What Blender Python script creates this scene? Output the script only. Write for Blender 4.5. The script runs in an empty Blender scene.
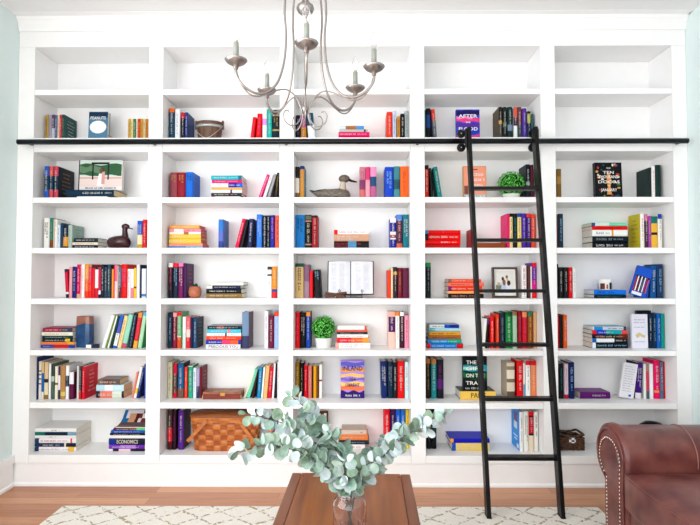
import bpy, bmesh, math, random
from mathutils import Vector, Matrix
R = math.radians
D = bpy.data
COL = bpy.context.scene.collection
rng = random.Random(7)

# ------------------------------------------------------------------ camera
CAMZ, PITCH, F, YAW = 1.358, R(1.62), 520.0, R(.38)
cp, sp = math.cos(PITCH), math.sin(PITCH)
cam = D.objects.new('camera', D.cameras.new('camera')); COL.objects.link(cam)
cam.location = (0, 0, CAMZ); cam.rotation_euler = (R(90) + PITCH, 0, YAW)
cam.data.sensor_width = 36; cam.data.lens = F * 36 / 700; cam.data.clip_start = .05
bpy.context.scene.camera = cam

def at(px, py, Y):
    """a point of the room measured off the photograph: where the sight line meets depth Y"""
    u, v = (px - 350) / F, (262.5 - py) / F
    fy, dz = cp - v * sp, sp + v * cp
    dx, dy = u * math.cos(YAW) - fy * math.sin(YAW), u * math.sin(YAW) + fy * math.cos(YAW)
    return Vector((dx * Y / dy, Y, CAMZ + dz * Y / dy))

# ------------------------------------------------------------------ materials
MC = {}
def lin(h):
    h = h.lstrip('#')
    if len(h) == 3: h = ''.join(c * 2 for c in h)
    o = []
    for i in (0, 2, 4):
        c = int(h[i:i + 2], 16) / 255
        o.append(c / 12.92 if c <= .04045 else ((c + .055) / 1.055) ** 2.4)
    o = [c ** 1.17 for c in o]; g = .3 * o[0] + .6 * o[1] + .1 * o[2]
    o = [min(1, max(.002, g + (c - g) * 1.02)) for c in o]
    return (*o, 1)
def mat(h, rough=.55, metal=0., name=None, coat=0.):
    k = (h, rough, metal, coat)
    if k in MC: return MC[k]
    m = D.materials.new(name or 'colour_' + h); m.use_nodes = True
    b = m.node_tree.nodes['Principled BSDF']
    b.inputs['Base Color'].default_value = lin(h)
    b.inputs['Roughness'].default_value = rough; b.inputs['Metallic'].default_value = metal
    b.inputs['Coat Weight'].default_value = coat
    if not metal: b.inputs['Specular IOR Level'].default_value = .15
    MC[k] = m; return m
def nodes(name, rough=.5, metal=0.):
    m = D.materials.new(name); m.use_nodes = True
    nt = m.node_tree; b = nt.nodes['Principled BSDF']
    b.inputs['Roughness'].default_value = rough; b.inputs['Metallic'].default_value = metal
    return m, nt, b
def N(nt, t, **kw):
    n = nt.nodes.new(t)
    for k, v in kw.items():
        if k in n.inputs: n.inputs[k].default_value = v
        else: setattr(n, k, v)
    return n
def ramp(nt, src, stops, interp='LINEAR'):
    r = nt.nodes.new('ShaderNodeValToRGB'); r.color_ramp.interpolation = interp
    e = r.color_ramp.elements
    while len(e) < len(stops): e.new(.5)
    for i, (p, c) in enumerate(stops):
        e[i].position = p; e[i].color = lin(c) if isinstance(c, str) else c
    nt.links.new(src, r.inputs[0]); return r
def objco(nt, scale=(1, 1, 1)):
    tc = N(nt, 'ShaderNodeTexCoord'); mp = N(nt, 'ShaderNodeMapping'); mp.inputs['Scale'].default_value = scale
    nt.links.new(tc.outputs['Object'], mp.inputs[0]); return mp.outputs[0]
def bump(nt, b, src, s=.3, d=.01):
    n = N(nt, 'ShaderNodeBump', Strength=s, Distance=d); nt.links.new(src, n.inputs['Height']); nt.links.new(n.outputs[0], b.inputs['Normal'])
def noisy(name, c1, c2, scale=(5, 5, 5), ns=4., detail=6., rough=.5, bs=0., p=(.3, .7), metal=0.):
    m, nt, b = nodes(name, rough, metal)
    co = objco(nt, scale); n = N(nt, 'ShaderNodeTexNoise', Scale=ns, Detail=detail); nt.links.new(co, n.inputs['Vector'])
    r = ramp(nt, n.outputs['Fac'], [(p[0], c1), (p[1], c2)]); nt.links.new(r.outputs[0], b.inputs['Base Color'])
    if bs: bump(nt, b, n.outputs['Fac'], bs)
    return m
PAINT = noisy('white_paint', 'f8f8f8', 'fafafa', ns=3, rough=.42)
CEIL = noisy('ceiling_paint', 'f3f3f4', 'f5f5f5', ns=2, rough=.8)
WALL = noisy('pale_aqua_paint', 'e2f0f0', 'e6f2f1', ns=2, rough=.7)
PAGES = noisy('paper_edges', 'd9d2c6', 'f1ece2', (1, 1, 1), 90, 3, .8)
PAGES2 = noisy('coral_paper_edges', 'd9645c', 'ee8a80', (1, 1, 1), 90, 3, .8)
PAGES3 = noisy('yellowed_paper_edges', 'd8bf92', 'ecd9b2', (1, 1, 1), 90, 3, .8)
BLACKW = noisy('black_stained_wood', '020405', '0a1216', (30, 30, 3), 3, 8, .38, .05)
BLACKW.node_tree.nodes['Principled BSDF'].inputs['Specular IOR Level'].default_value = .22
def m_floor():
    m, nt, b = nodes('oak_floor', .33)
    co = objco(nt)
    br = N(nt, 'ShaderNodeTexBrick', Scale=1.0, offset=.37)
    br.inputs['Brick Width'].default_value = 1.25; br.inputs['Row Height'].default_value = .085
    br.inputs['Mortar Size'].default_value = .0012; br.inputs['Mortar Smooth'].default_value = .2
    br.inputs['Color1'].default_value = lin('dba680'); br.inputs['Color2'].default_value = lin('b07350'); br.inputs['Mortar'].default_value = lin('6e3c28')
    nt.links.new(co, br.inputs['Vector'])
    co2 = objco(nt, (1.6, 22, 1)); n = N(nt, 'ShaderNodeTexNoise', Scale=2.5, Detail=8.); nt.links.new(co2, n.inputs['Vector'])
    r = ramp(nt, n.outputs['Fac'], [(.3, 'b5744f'), (.75, 'e4b18c')])
    mx = N(nt, 'ShaderNodeMix', data_type='RGBA', blend_type='MULTIPLY'); mx.inputs['Factor'].default_value = .0
    mx2 = N(nt, 'ShaderNodeMix', data_type='RGBA'); mx2.inputs['Factor'].default_value = .33
    nt.links.new(br.outputs['Color'], mx2.inputs[6]); nt.links.new(r.outputs[0], mx2.inputs[7]); nt.links.new(mx2.outputs[2], b.inputs['Base Color'])
    return m
def m_rug():
    m, nt, b = nodes('cream_pile', .95)
    tc = N(nt, 'ShaderNodeTexCoord'); sx = N(nt, 'ShaderNodeSeparateXYZ')
    nz = N(nt, 'ShaderNodeTexNoise', Scale=9., Detail=4.); nt.links.new(tc.outputs['Object'], nz.inputs['Vector'])
    vm = N(nt, 'ShaderNodeVectorMath', operation='MULTIPLY_ADD'); nt.links.new(nz.outputs['Color'], vm.inputs[0]); vm.inputs[1].default_value = (.055, .055, 0); nt.links.new(tc.outputs['Object'], vm.inputs[2])
    nt.links.new(vm.outputs[0], sx.inputs[0])
    def M(op, a, bb=None, c=None):
        n = N(nt, 'ShaderNodeMath', operation=op)
        for i, v in enumerate((a, bb, c)):
            if v is None: continue
            if isinstance(v, (int, float)): n.inputs[i].default_value = v
            else: nt.links.new(v, n.inputs[i])
        return n.outputs[0]
    lines = []
    for sgn in (1, -1):
        s = M('MULTIPLY', M('ADD', M('MULTIPLY', sx.outputs[0], 1.0), M('MULTIPLY', sx.outputs[1], sgn * 1.25)), 4.6)
        f = M('ABSOLUTE', M('SUBTRACT', M('FRACT', s), .5))
        lines.append(M('LESS_THAN', f, .055))
    l = M('MAXIMUM', lines[0], lines[1])
    n2 = N(nt, 'ShaderNodeTexNoise', Scale=55., Detail=3.); nt.links.new(tc.outputs['Object'], n2.inputs['Vector'])
    l = M('MULTIPLY', l, M('GREATER_THAN', n2.outputs['Fac'], .49))
    n4 = N(nt, 'ShaderNodeTexNoise', Scale=26., Detail=5.); nt.links.new(tc.outputs['Object'], n4.inputs['Vector'])
    l = M('MAXIMUM', l, M('MULTIPLY', M('GREATER_THAN', n4.outputs['Fac'], .67), .6))
    n3 = N(nt, 'ShaderNodeTexNoise', Scale=160., Detail=2.); nt.links.new(tc.outputs['Object'], n3.inputs['Vector'])
    base = ramp(nt, n3.outputs['Fac'], [(.3, 'f2ece2'), (.7, 'fffbf4')]); dark = ramp(nt, n2.outputs['Fac'], [(.4, 'd3c6b2'), (.7, 'b3a48c')])
    mx = N(nt, 'ShaderNodeMix', data_type='RGBA'); nt.links.new(l, mx.inputs['Factor']); nt.links.new(base.outputs[0], mx.inputs[6]); nt.links.new(dark.outputs[0], mx.inputs[7])
    nt.links.new(mx.outputs[2], b.inputs['Base Color']); bump(nt, b, n3.outputs['Fac'], .8, .01)
    return m
FLOOR, RUG = m_floor(), m_rug()
LEATHER = noisy('burgundy_leather', '5e2e30', '8c5850', (1, 1, 1), 9, 9, .33, .12, (.3, .72))
TABLEW = noisy('walnut_table', '7c4518', 'a2642a', (14, 1.2, 14), 2.2, 7, .28, .03)
TABLED = noisy('walnut_border', '743e14', '94561e', (14, 1.2, 14), 2.2, 7, .3)
BOXW = noisy('mahogany', '6f2412', '96391d', (2, 8, 8), 4, 6, .35)
BARREL = noisy('stave_wood', '52392a', '80604a', (30, 30, 4), 2, 6, .6, .2)
OAKB = noisy('orange_oak_splint', 'b0642a', 'd28a48', (3, 3, 12), 5, 6, .45, .1)
OAKD = noisy('dark_oak', '86502c', 'a86c42', (3, 10, 3), 5, 6, .45, .1)
WICK = noisy('dark_wicker', '3a2319', '7d573c', (1, 1, 1), 70, 3, .6, .4, (.35, .65))
TERRA = noisy('terracotta', 'b06a4c', 'c98466', (1, 1, 1), 40, 4, .7, .1)
NICKEL = mat('aca5a2', .34, 1., 'brushed_nickel')
GLAZEB = noisy('blue_glaze', '12406e', '225f90', (1, 1, 1), 18, 4, .2)
GLAZEC = noisy('copper_glaze', '8d5a4a', 'b27a66', (1, 1, 1), 18, 4, .3)
DUCKM = noisy('burgundy_lacquer', '3d1a20', '54262c', (1, 1, 1), 14, 4, .22)
DUCKW = noisy('carved_duck_feathers', '4e4740', '9b9184', (6, 20, 20), 9, 6, .55, .2)
LEAF = noisy('eucalyptus_leaf', '86a598', 'bdd2c6', (1, 1, 1), 30, 4, .5)
LEAF2 = noisy('eucalyptus_leaf_pale', 'b3c6c8', 'dce6e8', (1, 1, 1), 30, 4, .5)
LEAF3 = noisy('eucalyptus_leaf_olive', '6c8873', 'a3b8a3', (1, 1, 1), 30, 4, .5)
TWIG = mat('6b6357', .6, 0, 'twig')
BOXG = noisy('boxwood_green', '34942f', '82e66c', (1, 1, 1), 90, 3, .5, 0, (.4, .6))
BOXD = mat('0c3c12', .8)
CERAM = mat('f0efec', .3, 0, 'white_ceramic')
def m_glass(name, tint='ffffff', rough=0.):
    m, nt, b = nodes(name, rough); b.inputs['Transmission Weight'].default_value = 1; b.inputs['IOR'].default_value = 1.42
    b.inputs['Base Color'].default_value = lin(tint); return m
GLASS = m_glass('clear_glass', 'fdf9fb'); BULB = m_glass('bulb_glass')

# ------------------------------------------------------------------ mesh helpers
def box(bm, lo, hi, mi=0, mtx=None):
    v = [bm.verts.new((x, y, z)) for x in (lo[0], hi[0]) for y in (lo[1], hi[1]) for z in (lo[2], hi[2])]
    if mtx:
        for q in v: q.co = mtx @ q.co
    fs = []
    for idx in ((0, 1, 3, 2), (4, 6, 7, 5), (0, 4, 5, 1), (2, 3, 7, 6), (0, 2, 6, 4), (1, 5, 7, 3)):
        f = bm.faces.new([v[i] for i in idx]); f.material_index = mi; fs.append(f)
    return fs
def quad(bm, a, b, c, d, mi=0):
    f = bm.faces.new([bm.verts.new(p) for p in (a, b, c, d)]); f.material_index = mi; return f
def lathe(bm, prof, seg=24, c=(0, 0, 0), mi=0, sx=1, sy=1):
    rings = []
    for r, z in prof:
        rings.append([bm.verts.new((c[0] + sx * r * math.cos(2 * math.pi * i / seg), c[1] + sy * r * math.sin(2 * math.pi * i / seg), c[2] + z)) for i in range(seg)])
    for a, b in zip(rings, rings[1:]):
        for i in range(seg):
            f = bm.faces.new((a[i], a[(i + 1) % seg], b[(i + 1) % seg], b[i])); f.material_index = mi; f.smooth = True
    for ring, fl in ((rings[0], True), (rings[-1], False)):
        try: f = bm.faces.new(list(reversed(ring)) if fl else ring); f.material_index = mi
        except ValueError: pass
def smooth_path(pts, n=6):
    out = []
    P = [Vector(p) for p in pts]; P = [2 * P[0] - P[1]] + P + [2 * P[-1] - P[-2]]
    for i in range(1, len(P) - 2):
        for k in range(n):
            t = k / n; a, b, c, d = P[i - 1:i + 3]
            out.append(.5 * ((2 * b) + (c - a) * t + (2 * a - 5 * b + 4 * c - d) * t * t + (3 * b - a - 3 * c + d) * t ** 3))
    out.append(P[-2]); return out
def tube(bm, pts, r, seg=8, mi=0, sm=6):
    P = smooth_path(pts, sm) if sm else [Vector(p) for p in pts]
    rings = []; up = Vector((.13, .31, .94))
    for i, p in enumerate(P):
        t = (P[min(i + 1, len(P) - 1)] - P[max(i - 1, 0)]).normalized()
        a = up - t * up.dot(t)
        if a.length < 1e-4: a = Vector((1, 0, 0)) - t * t.x
        a.normalize(); b = t.cross(a); up = a
        rr = r(i / (len(P) - 1)) if callable(r) else r
        rings.append([bm.verts.new(p + rr * (math.cos(2 * math.pi * k / seg) * a + math.sin(2 * math.pi * k / seg) * b)) for k in range(seg)])
    for x, y in zip(rings, rings[1:]):
        for k in range(seg):
            f = bm.faces.new((x[k], x[(k + 1) % seg], y[(k + 1) % seg], y[k])); f.smooth = True; f.material_index = mi
    bm.faces.new(list(reversed(rings[0]))).material_index = mi; bm.faces.new(rings[-1]).material_index = mi
def prism(bm, poly, x0, x1, mi=0, axis='x'):
    f = {'x': lambda a, b, t: (t, a, b), 'y': lambda a, b, t: (a, t, b), 'z': lambda a, b, t: (a, b, t)}[axis]
    A = [bm.verts.new(f(a, b, x0)) for a, b in poly]; B = [bm.verts.new(f(a, b, x1)) for a, b in poly]
    n = len(poly)
    for i in range(n): bm.faces.new((A[i], A[(i + 1) % n], B[(i + 1) % n], B[i])).material_index = mi
    bm.faces.new(list(reversed(A))).material_index = mi; bm.faces.new(B).material_index = mi
def ball(bm, c, r, sc=(1, 1, 1), u=16, v=10, mi=0):
    g = bmesh.ops.create_uvsphere(bm, u_segments=u, v_segments=v, radius=r)
    for q in g['verts']: q.co = Vector((q.co.x * sc[0], q.co.y * sc[1], q.co.z * sc[2])) + Vector(c)
    for f in {f for q in g['verts'] for f in q.link_faces}: f.smooth = True; f.material_index = mi
def obj(name, bm, mats, parent=None, loc=None, rot=None, bevel=0, recalc=True, sub=0):
    if recalc: bmesh.ops.recalc_face_normals(bm, faces=bm.faces)
    me = D.meshes.new(name); bm.to_mesh(me); bm.free()
    for m in (mats if isinstance(mats, (list, tuple)) else [mats]): me.materials.append(m)
    o = D.objects.new(name, me); COL.objects.link(o)
    if parent: o.parent = parent
    if loc is not None: o.location = loc
    if rot is not None: o.rotation_euler = rot
    if bevel:
        b = o.modifiers.new('bevel', 'BEVEL'); b.width = bevel; b.segments = 2; b.limit_method = 'ANGLE'
    if sub:
        b = o.modifiers.new('subsurf', 'SUBSURF'); b.levels = sub; b.render_levels = sub
    return o
def tag(o, label, cat, group=None):
    o['label'] = label; o['category'] = cat
    if group: o['group'] = group
    return o
def thing(name, label, cat, loc=(0, 0, 0), rot=(0, 0, 0), group=None):
    o = D.objects.new(name, None); COL.objects.link(o); o.location = loc; o.rotation_euler = rot
    o.empty_display_size = .05; return tag(o, label, cat, group)
def struct(name, bm, m, **k):
    o = obj(name, bm, m, **k); o['kind'] = 'structure'; return o
def textmesh(txt, parent, m, size, center, rot=(R(90), 0, 0), name='title_lettering', sx=1., maxw=None):
    cu = D.curves.new('t', 'FONT'); cu.body = txt; cu.size = 1; cu.align_x = 'CENTER'; cu.align_y = 'CENTER'; cu.offset = .012; cu.resolution_u = 2
    t = D.objects.new('t', cu); COL.objects.link(t)
    dg = bpy.context.evaluated_depsgraph_get(); dg.update()
    me = D.meshes.new_from_object(t.evaluated_get(dg)); D.objects.remove(t); D.curves.remove(cu)
    xs = [v.co.x for v in me.vertices] or [0, 1]; w = max(xs) - min(xs)
    fx = size * sx
    if maxw: fx = maxw / w
    me.transform(Matrix.Diagonal((fx, size, 1, 1)))
    me.materials.clear(); me.materials.append(m)
    o = D.objects.new(name, me); COL.objects.link(o); o.parent = parent; o.location = center; o.rotation_euler = rot
    return o

# ------------------------------------------------------------------ bookcase geometry
YF, YB = 3.40, 3.68
XL, XR = at(18.3, 95, 3.4).x, at(686.6, 95, 3.4).x                         # side walls
PITCHX, OPEN = .8607, .7677
CX = .0196
bay_x = [(at(a, 95, YF).x, at(b, 95, YF).x) for a, b in ((34.4, 149), (162.9, 279.8), (293.8, 410.2), (424.3, 540.6), (554.9, 672.3))]
zf = lambda y: at(350, y, YF).z
ROWY = [(46.5, 89), (94.3, 137.4), (151.5, 197.2), (202.5, 247.8), (253.3, 298.7), (304.3, 350.6), (355.8, 403), (408.8, 455.7)]
ROWZ = [(zf(a), zf(b)) for a, b in ROWY]      # (top of opening, shelf top)
CEILZ = 3.078
BASEZ = zf(463.6)

# room shell
bm = bmesh.new(); box(bm, (XL - .1, -3.2, -.1), (XR + .1, YB + .15, 0)); struct('floor', bm, FLOOR)
bm = bmesh.new(); box(bm, (XL - .1, -3.2, CEILZ), (XR + .1, YB + .15, CEILZ + .1)); struct('ceiling', bm, CEIL)
# left wall with a real window opening (nearer than the frame), right wall plain
WY0, WY1, WZ0, WZ1 = -1.2, 1.9, .7, 2.75
bm = bmesh.new()
box(bm, (XL - .12, -3.2, 0), (XL, WY0, CEILZ)); box(bm, (XL - .12, WY1, 0), (XL, YB + .15, CEILZ))
box(bm, (XL - .12, WY0, 0), (XL, WY1, WZ0)); box(bm, (XL - .12, WY0, WZ1), (XL, WY1, CEILZ))
struct('wall_left', bm, WALL)
bm = bmesh.new(); box(bm, (XR, -3.2, 0), (XR + .1, YB + .15, CEILZ)); struct('wall_right', bm, WALL)
bm = bmesh.new(); box(bm, (XL, YB, 0), (XR, YB + .1, CEILZ)); struct('wall_back', bm, WALL)
# baseboards of side walls
def baseboard(name, x0, sgn):
    bm = bmesh.new(); h, h1 = BASEZ, zf(456); pr = [(0, 0), (.02, 0), (.02, .016), (.011, .026), (.011, h), (.022, h), (.022, h1), (0, h1)]
    prism(bm, [(x0 + sgn * a, z) for a, z in pr], -3.2, YF - .002, axis='y'); struct(name, bm, PAINT)
baseboard('baseboard_left', XL, 1); baseboard('baseboard_right', XR, -1)

# the built-in bookcase: one immovable unit, in parts
case = D.objects.new('built_in_bookcase', None); COL.objects.link(case); case.location = (CX, YF, 0)
tag(case, 'white built-in bookcase filling the whole wall, five bays of eight open compartments', 'bookcase')
def cpart(name, bm, m=PAINT, **k):
    for v in bm.verts: v.co -= Vector((CX, YF, 0))
    return obj(name, bm, m, case, **k)
e = .0015
bm = bmesh.new(); box(bm, (XL + e, YB - .012, .0), (XR - e, YB - e, CEILZ - e)); cpart('back_panel', bm)
for i in range(6):
    x0 = XL + e if i == 0 else bay_x[i - 1][1]; x1 = XR - e if i == 5 else bay_x[i][0]
    bm = bmesh.new(); box(bm, (x0, YF, BASEZ), (x1, YF + .02, ROWZ[0][0]))
    if i == 0: box(bm, (bay_x[0][0] - .02, YF + .02, BASEZ), (bay_x[0][0], YB - .012, ROWZ[0][0]))
    elif i == 5: box(bm, (x0, YF + .02, BASEZ), (x0 + .02, YB - .012, ROWZ[0][0]))
    else: box(bm, (x0, YF + .02, BASEZ), (x1, YB - .012, ROWZ[0][0]))
    cpart('upright', bm)
for r in range(8):
    zt = ROWZ[r][1]; zb = ROWZ[r + 1][0] if r < 7 else BASEZ
    for i in range(5):
        bm = bmesh.new(); box(bm, (bay_x[i][0] + e, YF + .0005, zb), (bay_x[i][1] - e, YB - .0125, zt)); cpart('shelf', bm, bevel=.0015)
bm = bmesh.new(); box(bm, (XL + e, YF, ROWZ[0][0] + e), (XR - e, YB - .013, ROWZ[0][0] + .03)); box(bm, (XL + e, YF, ROWZ[0][0] + .03), (XR - e, YF + .02, CEILZ - .002)); cpart('fascia', bm)
bm = bmesh.new()
z0 = at(350, 31, YF).z; H = CEILZ - .002 - z0
pr = [(0, 0), (-.006, 0), (-.010, .008), (-.012, .02), (-.018, .045), (-.03, .068), (-.034, .070), (-.036, .08), (-.05, .1), (-.066, .115), (-.070, .117), (-.072, .13), (-.085, .14), (-.088, H), (0, H)]
prism(bm, [(YF + a - e, z0 + z) for a, z in pr], XL + e, XR - e); cpart('crown_moulding', bm)
bm = bmesh.new(); box(bm, (XL + e, YF + .012, .0005), (XR - e, YF + .03, BASEZ - .0005))
prism(bm, [(YF + .012, .0005), (YF + .001, .0005), (YF + .001, .014), (YF + .012, .024)], XL + e, XR - e)
cpart('plinth', bm)

# ------------------------------------------------------------------ books
ORD = 'zeroth first second third fourth fifth sixth seventh eighth ninth tenth eleventh twelfth thirteenth fourteenth fifteenth sixteenth seventeenth eighteenth nineteenth twentieth twenty-first twenty-second twenty-third twenty-fourth twenty-fifth twenty-sixth twenty-seventh twenty-eighth'.split()
BAY = ['leftmost', 'second', 'middle', 'fourth', 'rightmost']
HOLD = .0028
def glyph_run(bm, u0, u1, v0, h, rnd, place, mi=0):
    u = u0; word = rnd.randint(3, 8)
    while u < u1:
        w = h * rnd.uniform(.35, .62)
        if word <= 0: u += h * .6; word = rnd.randint(3, 8); continue
        hh = h * rnd.uniform(.75, 1)
        p = [place(u, v0 - hh / 2), place(min(u + w, u1), v0 - hh / 2), place(min(u + w, u1), v0 - hh / 2 + hh * .3), place(u, v0 - hh / 2 + hh * .3)]
        quad(bm, *p, mi)
        k = rnd.random()
        q = u + (0 if k < .6 else w * .6)
        p = [place(q, v0 - hh / 2), place(q + w * .36, v0 - hh / 2), place(q + w * .36, v0 + hh / 2), place(q, v0 + hh / 2)]
        quad(bm, *p, mi)
        if k > .35: quad(bm, place(u, v0 + hh * .25), place(u + w, v0 + hh * .25), place(u + w, v0 + hh / 2), place(u, v0 + hh / 2), mi)
        u += w + h * .16; word -= 1
def parse_bands(s):
    out = []
    for t in s.split(','):
        if ':' in t: c, f = t.split(':'); out.append((c, float(f)))
        else: out.append((t, 1.))
    return out
def make_book(root, t, h, d, bands, tcol='w', cc=None, pages=PAGES, hard=None, txt=None, tr=(.14, .78), seed=0, boards_text=None):
    """local axes: x thickness, y depth (spine at 0), z height; head of the book at z=h"""
    rnd = random.Random(seed); B = parse_bands(bands)
    if hard is None: hard = t > .02
    b = min(.0022 if hard else .0008, t * .2); ov = .003 if hard else .0004
    prev = 0; best = (0, '')
    for c, f in B:
        if f - prev > best[0]: best = (f - prev, c)
        prev = f
    cc = cc or best[1]
    mats = [mat(cc, .42)]; bm = bmesh.new()
    box(bm, (0, b, 0), (b, d, h)); box(bm, (t - b, b, 0), (t, d, h))
    prev = 0; sag = min(t * .14, .004)
    xs = [0, t * .12, t * .35, t * .65, t * .88, t]; ys = [b * .9, sag * -.55 , -sag, -sag, sag * -.55, b * .9]
    for c, f in B:
        m = mat(c, .42)
        if m not in mats: mats.append(m)
        mi = mats.index(m); z1, z0 = h * (1 - prev), h * (1 - f); prev = f
        for k in range(5):
            fc = quad(bm, (xs[k], ys[k], z0), (xs[k + 1], ys[k + 1], z0), (xs[k + 1], ys[k + 1], z1), (xs[k], ys[k], z1), mi)
    # closed top/bottom of the spine
    for z in (0, h):
        vs = [bm.verts.new((x, y, z)) for x, y in zip(xs, ys)]; bm.faces.new(vs).material_index = 0
    if cc != best[1]: pass
    obj('cover', bm, mats, root, recalc=False)
    bm = bmesh.new(); box(bm, (b, b, ov), (t - b, d - ov, h - ov)); obj('pages', bm, pages, root)
    if tcol and t > .008:
        yy = -sag - .0006
        if txt:
            sz = t * .62; ln = h * (tr[1] - tr[0])
            textmesh(txt, root, mat(tcol, .4), sz * 1.25, (t / 2, yy, h * (1 - (tr[0] + tr[1]) / 2)), rot=(0, R(90), R(-90)), maxw=ln) if False else spine_text(root, txt, mat(tcol, .4), sz * 1.35, ln, t / 2, yy, h * (1 - (tr[0] + tr[1]) / 2))
        else:
            bm = bmesh.new(); place = lambda u, v: (t / 2 + v, yy, h - u)
            gh = t * rnd.uniform(.26, .4); two = t > .033 and rnd.random() < .5
            if two:
                glyph_run(bm, h * tr[0], h * (tr[0] + (tr[1] - tr[0]) * .8), t * .16, gh * .7, rnd, place)
                glyph_run(bm, h * tr[0], h * (tr[0] + (tr[1] - tr[0]) * .6), -t * .18, gh * .6, rnd, place)
            else:
                cut = rnd.uniform(.45, .75); m_ = h * (tr[0] + (tr[1] - tr[0]) * cut)
                glyph_run(bm, h * tr[0], m_, 0, gh, rnd, place)
                glyph_run(bm, m_ + h * .05, h * tr[1], 0, gh * .7, rnd, place)
            obj('title_lettering', bm, mat(tcol, .4), root, recalc=False)
def spine_text(root, txt, m, size, ln, x, y, z):
    o = textmesh(txt, root, m, size, (x, y, z), maxw=ln)
    # reading direction runs down the spine, letter tops towards +x, facing -y
    o.rotation_euler = Matrix(((0, 1, 0), (0, 0, -1), (-1, 0, 0))).to_euler()
    return o
TC = {'w': 'dedad4', 'k': '1a1a1e', 'g': 'c9a861', 'r': 'c22a35', 'b': '2b4d9c', 'p': 'e56fa4', 't': '3d9aa5', 'n': '1d2745', 'y': 'e8cf6a', 'm': 'a02a88', 's': '9aa4ae', 'o': 'e08a4a', 'l': '9cc8e4', '-': None}
SEED = [100]
ROOTS = {}
def opts(s):
    o = {}
    for t in s.split():
        k, v = t.split('=', 1); o[k] = v
    return o
def cell(row, bay, Z, d, text):
    """row 1..8 from the top, bay 0..4; each line one book: kind ; geometry ; bands ; description ; options"""
    zs = ROWZ[row - 1][1] + .0006
    nstand = 0; stack = []; ns = 0
    grp = f'books on the {ORD[row]} shelf down of the {BAY[bay]} bay'
    where = f'{ORD[row]} shelf down, {BAY[bay]} bay'
    lines = [l.strip() for l in text.strip().splitlines() if l.strip()]
    stacks = sum(1 for i, l in enumerate(lines) if l[0] == 'T' and (i == 0 or lines[i - 1][0] != 'T'))
    six = 0
    i = 0
    while i < len(lines):
        f = [q.strip() for q in lines[i].split(';')]
        if f[0] == 'S':
            nstand += 1; SEED[0] += 1
            x0, x1, yt, *ln = map(float, f[1].split()); lean = ln[0] if ln else 0.
            o = opts(f[4]) if len(f) > 4 else {}
            Zs = float(o.get('Z', Z)); dd = min(float(o.get('d', d)), YB - .0135 - Zs)
            X0, X1 = at(x0, 277, Zs).x, at(x1, 277, Zs).x
            # keystone of the pitched view: read x at the book's own height
            ym = ROWY[row - 1][1]; X0, X1 = at(x0, ym, Zs).x, at(x1, ym, Zs).x
            zt = at(x0, yt, Zs).z; H_ = zt - zs; Xt = lean * Zs / F; a = math.atan2(Xt, H_)
            lo_, hi_ = bay_x[bay][0] + .001 - min(0, Xt), bay_x[bay][1] - .001 - max(0, Xt)
            if X0 < lo_: X0, X1 = lo_, max(X1, lo_ + .006)
            if X1 > hi_: X0, X1 = min(X0, hi_ - .006), hi_
            w = X1 - X0 - .0006
            t = max(w * math.cos(a), .0045); h = (H_ - (t * abs(math.sin(a)))) / math.cos(a) if a else H_
            desc = f[3]
            lab = f'{desc} book, {ORD[nstand]} upright from left, {where}'
            if a > 0: loc = (X1 - t * math.cos(a), Zs, zs + t * math.sin(a))
            else: loc = (X0, Zs, zs)
            root = thing('book', lab, 'book', loc, (0, a, 0), grp)
            tr = tuple(float(q) for q in o['tr'].split(',')) if 'tr' in o else (.14, .78)
            make_book(root, t, h, dd, f[2], TC.get(o.get('t', 'w'), o.get('t')), o.get('cc'), {'c': PAGES2, 'y': PAGES3}.get(o.get('pg'), PAGES), None if 'hard' not in o else o['hard'] == '1', o.get('txt', '').replace('_', ' ') or None, tr, SEED[0])
            if 'ct' in o: cover_lines(root, t, h, dd, o['ct'], o.get('side', 'r'))
            i += 1; continue
        if f[0] == 'T':
            six += 1; j = i; G = []
            while j < len(lines) and lines[j][0] == 'T': G.append([q.strip() for q in lines[j].split(';')]); j += 1
            n = len(G)
            o0 = opts(G[0][4]) if len(G[0]) > 4 else {}
            Zs = float(o0.get('Z', Z)); dd0 = min(float(o0.get('d', d)), YB - .0135 - Zs)
            for k, f in enumerate(G):
                SEED[0] += 1
                o = opts(f[4]) if len(f) > 4 else {}
                x0, x1, yt = map(float, f[1].split())
                ztop = at(x0, yt, Zs).z
                zbot = at(x0, float(G[k + 1][1].split()[2]), Zs).z if k + 1 < n else zs
                X0, X1 = at(x0, yt, Zs).x, at(x1, yt, Zs).x
                X0, X1 = max(X0, bay_x[bay][0] + .001), min(X1, bay_x[bay][1] - .001); t = ztop - zbot - .0005; h = X1 - X0; dd = min(float(o.get('d', dd0)), YB - .0135 - Zs)
                posn = 'alone' if n == 1 else ('top' if k == 0 else 'bottom' if k == n - 1 else ORD[k + 1] + ' from top')
                side = '' if stacks == 1 else (' left' if six == 1 else ' right')
                if n == 1: lab = f'{f[3]} book lying flat alone, {where}'
                else: lab = f'{f[3]} book, {posn} of{side} stack, {where}'
                root = thing('book', lab, 'book', (X1, Zs, zbot), (0, R(-90), 0), grp); ROOTS[(row, bay, six, k)] = (root, t, h, dd)
                tr = tuple(float(q) for q in o['tr'].split(',')) if 'tr' in o else (.1, .85)
                make_book(root, t, h, dd, f[2], TC.get(o.get('t', 'w'), o.get('t')), o.get('cc'), {'c': PAGES2, 'y': PAGES3}.get(o.get('pg'), PAGES), None if 'hard' not in o else o['hard'] == '1', o.get('txt', '').replace('_', ' ') or None, tr, SEED[0])
            i = j; continue
        raise ValueError(lines[i])
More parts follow.
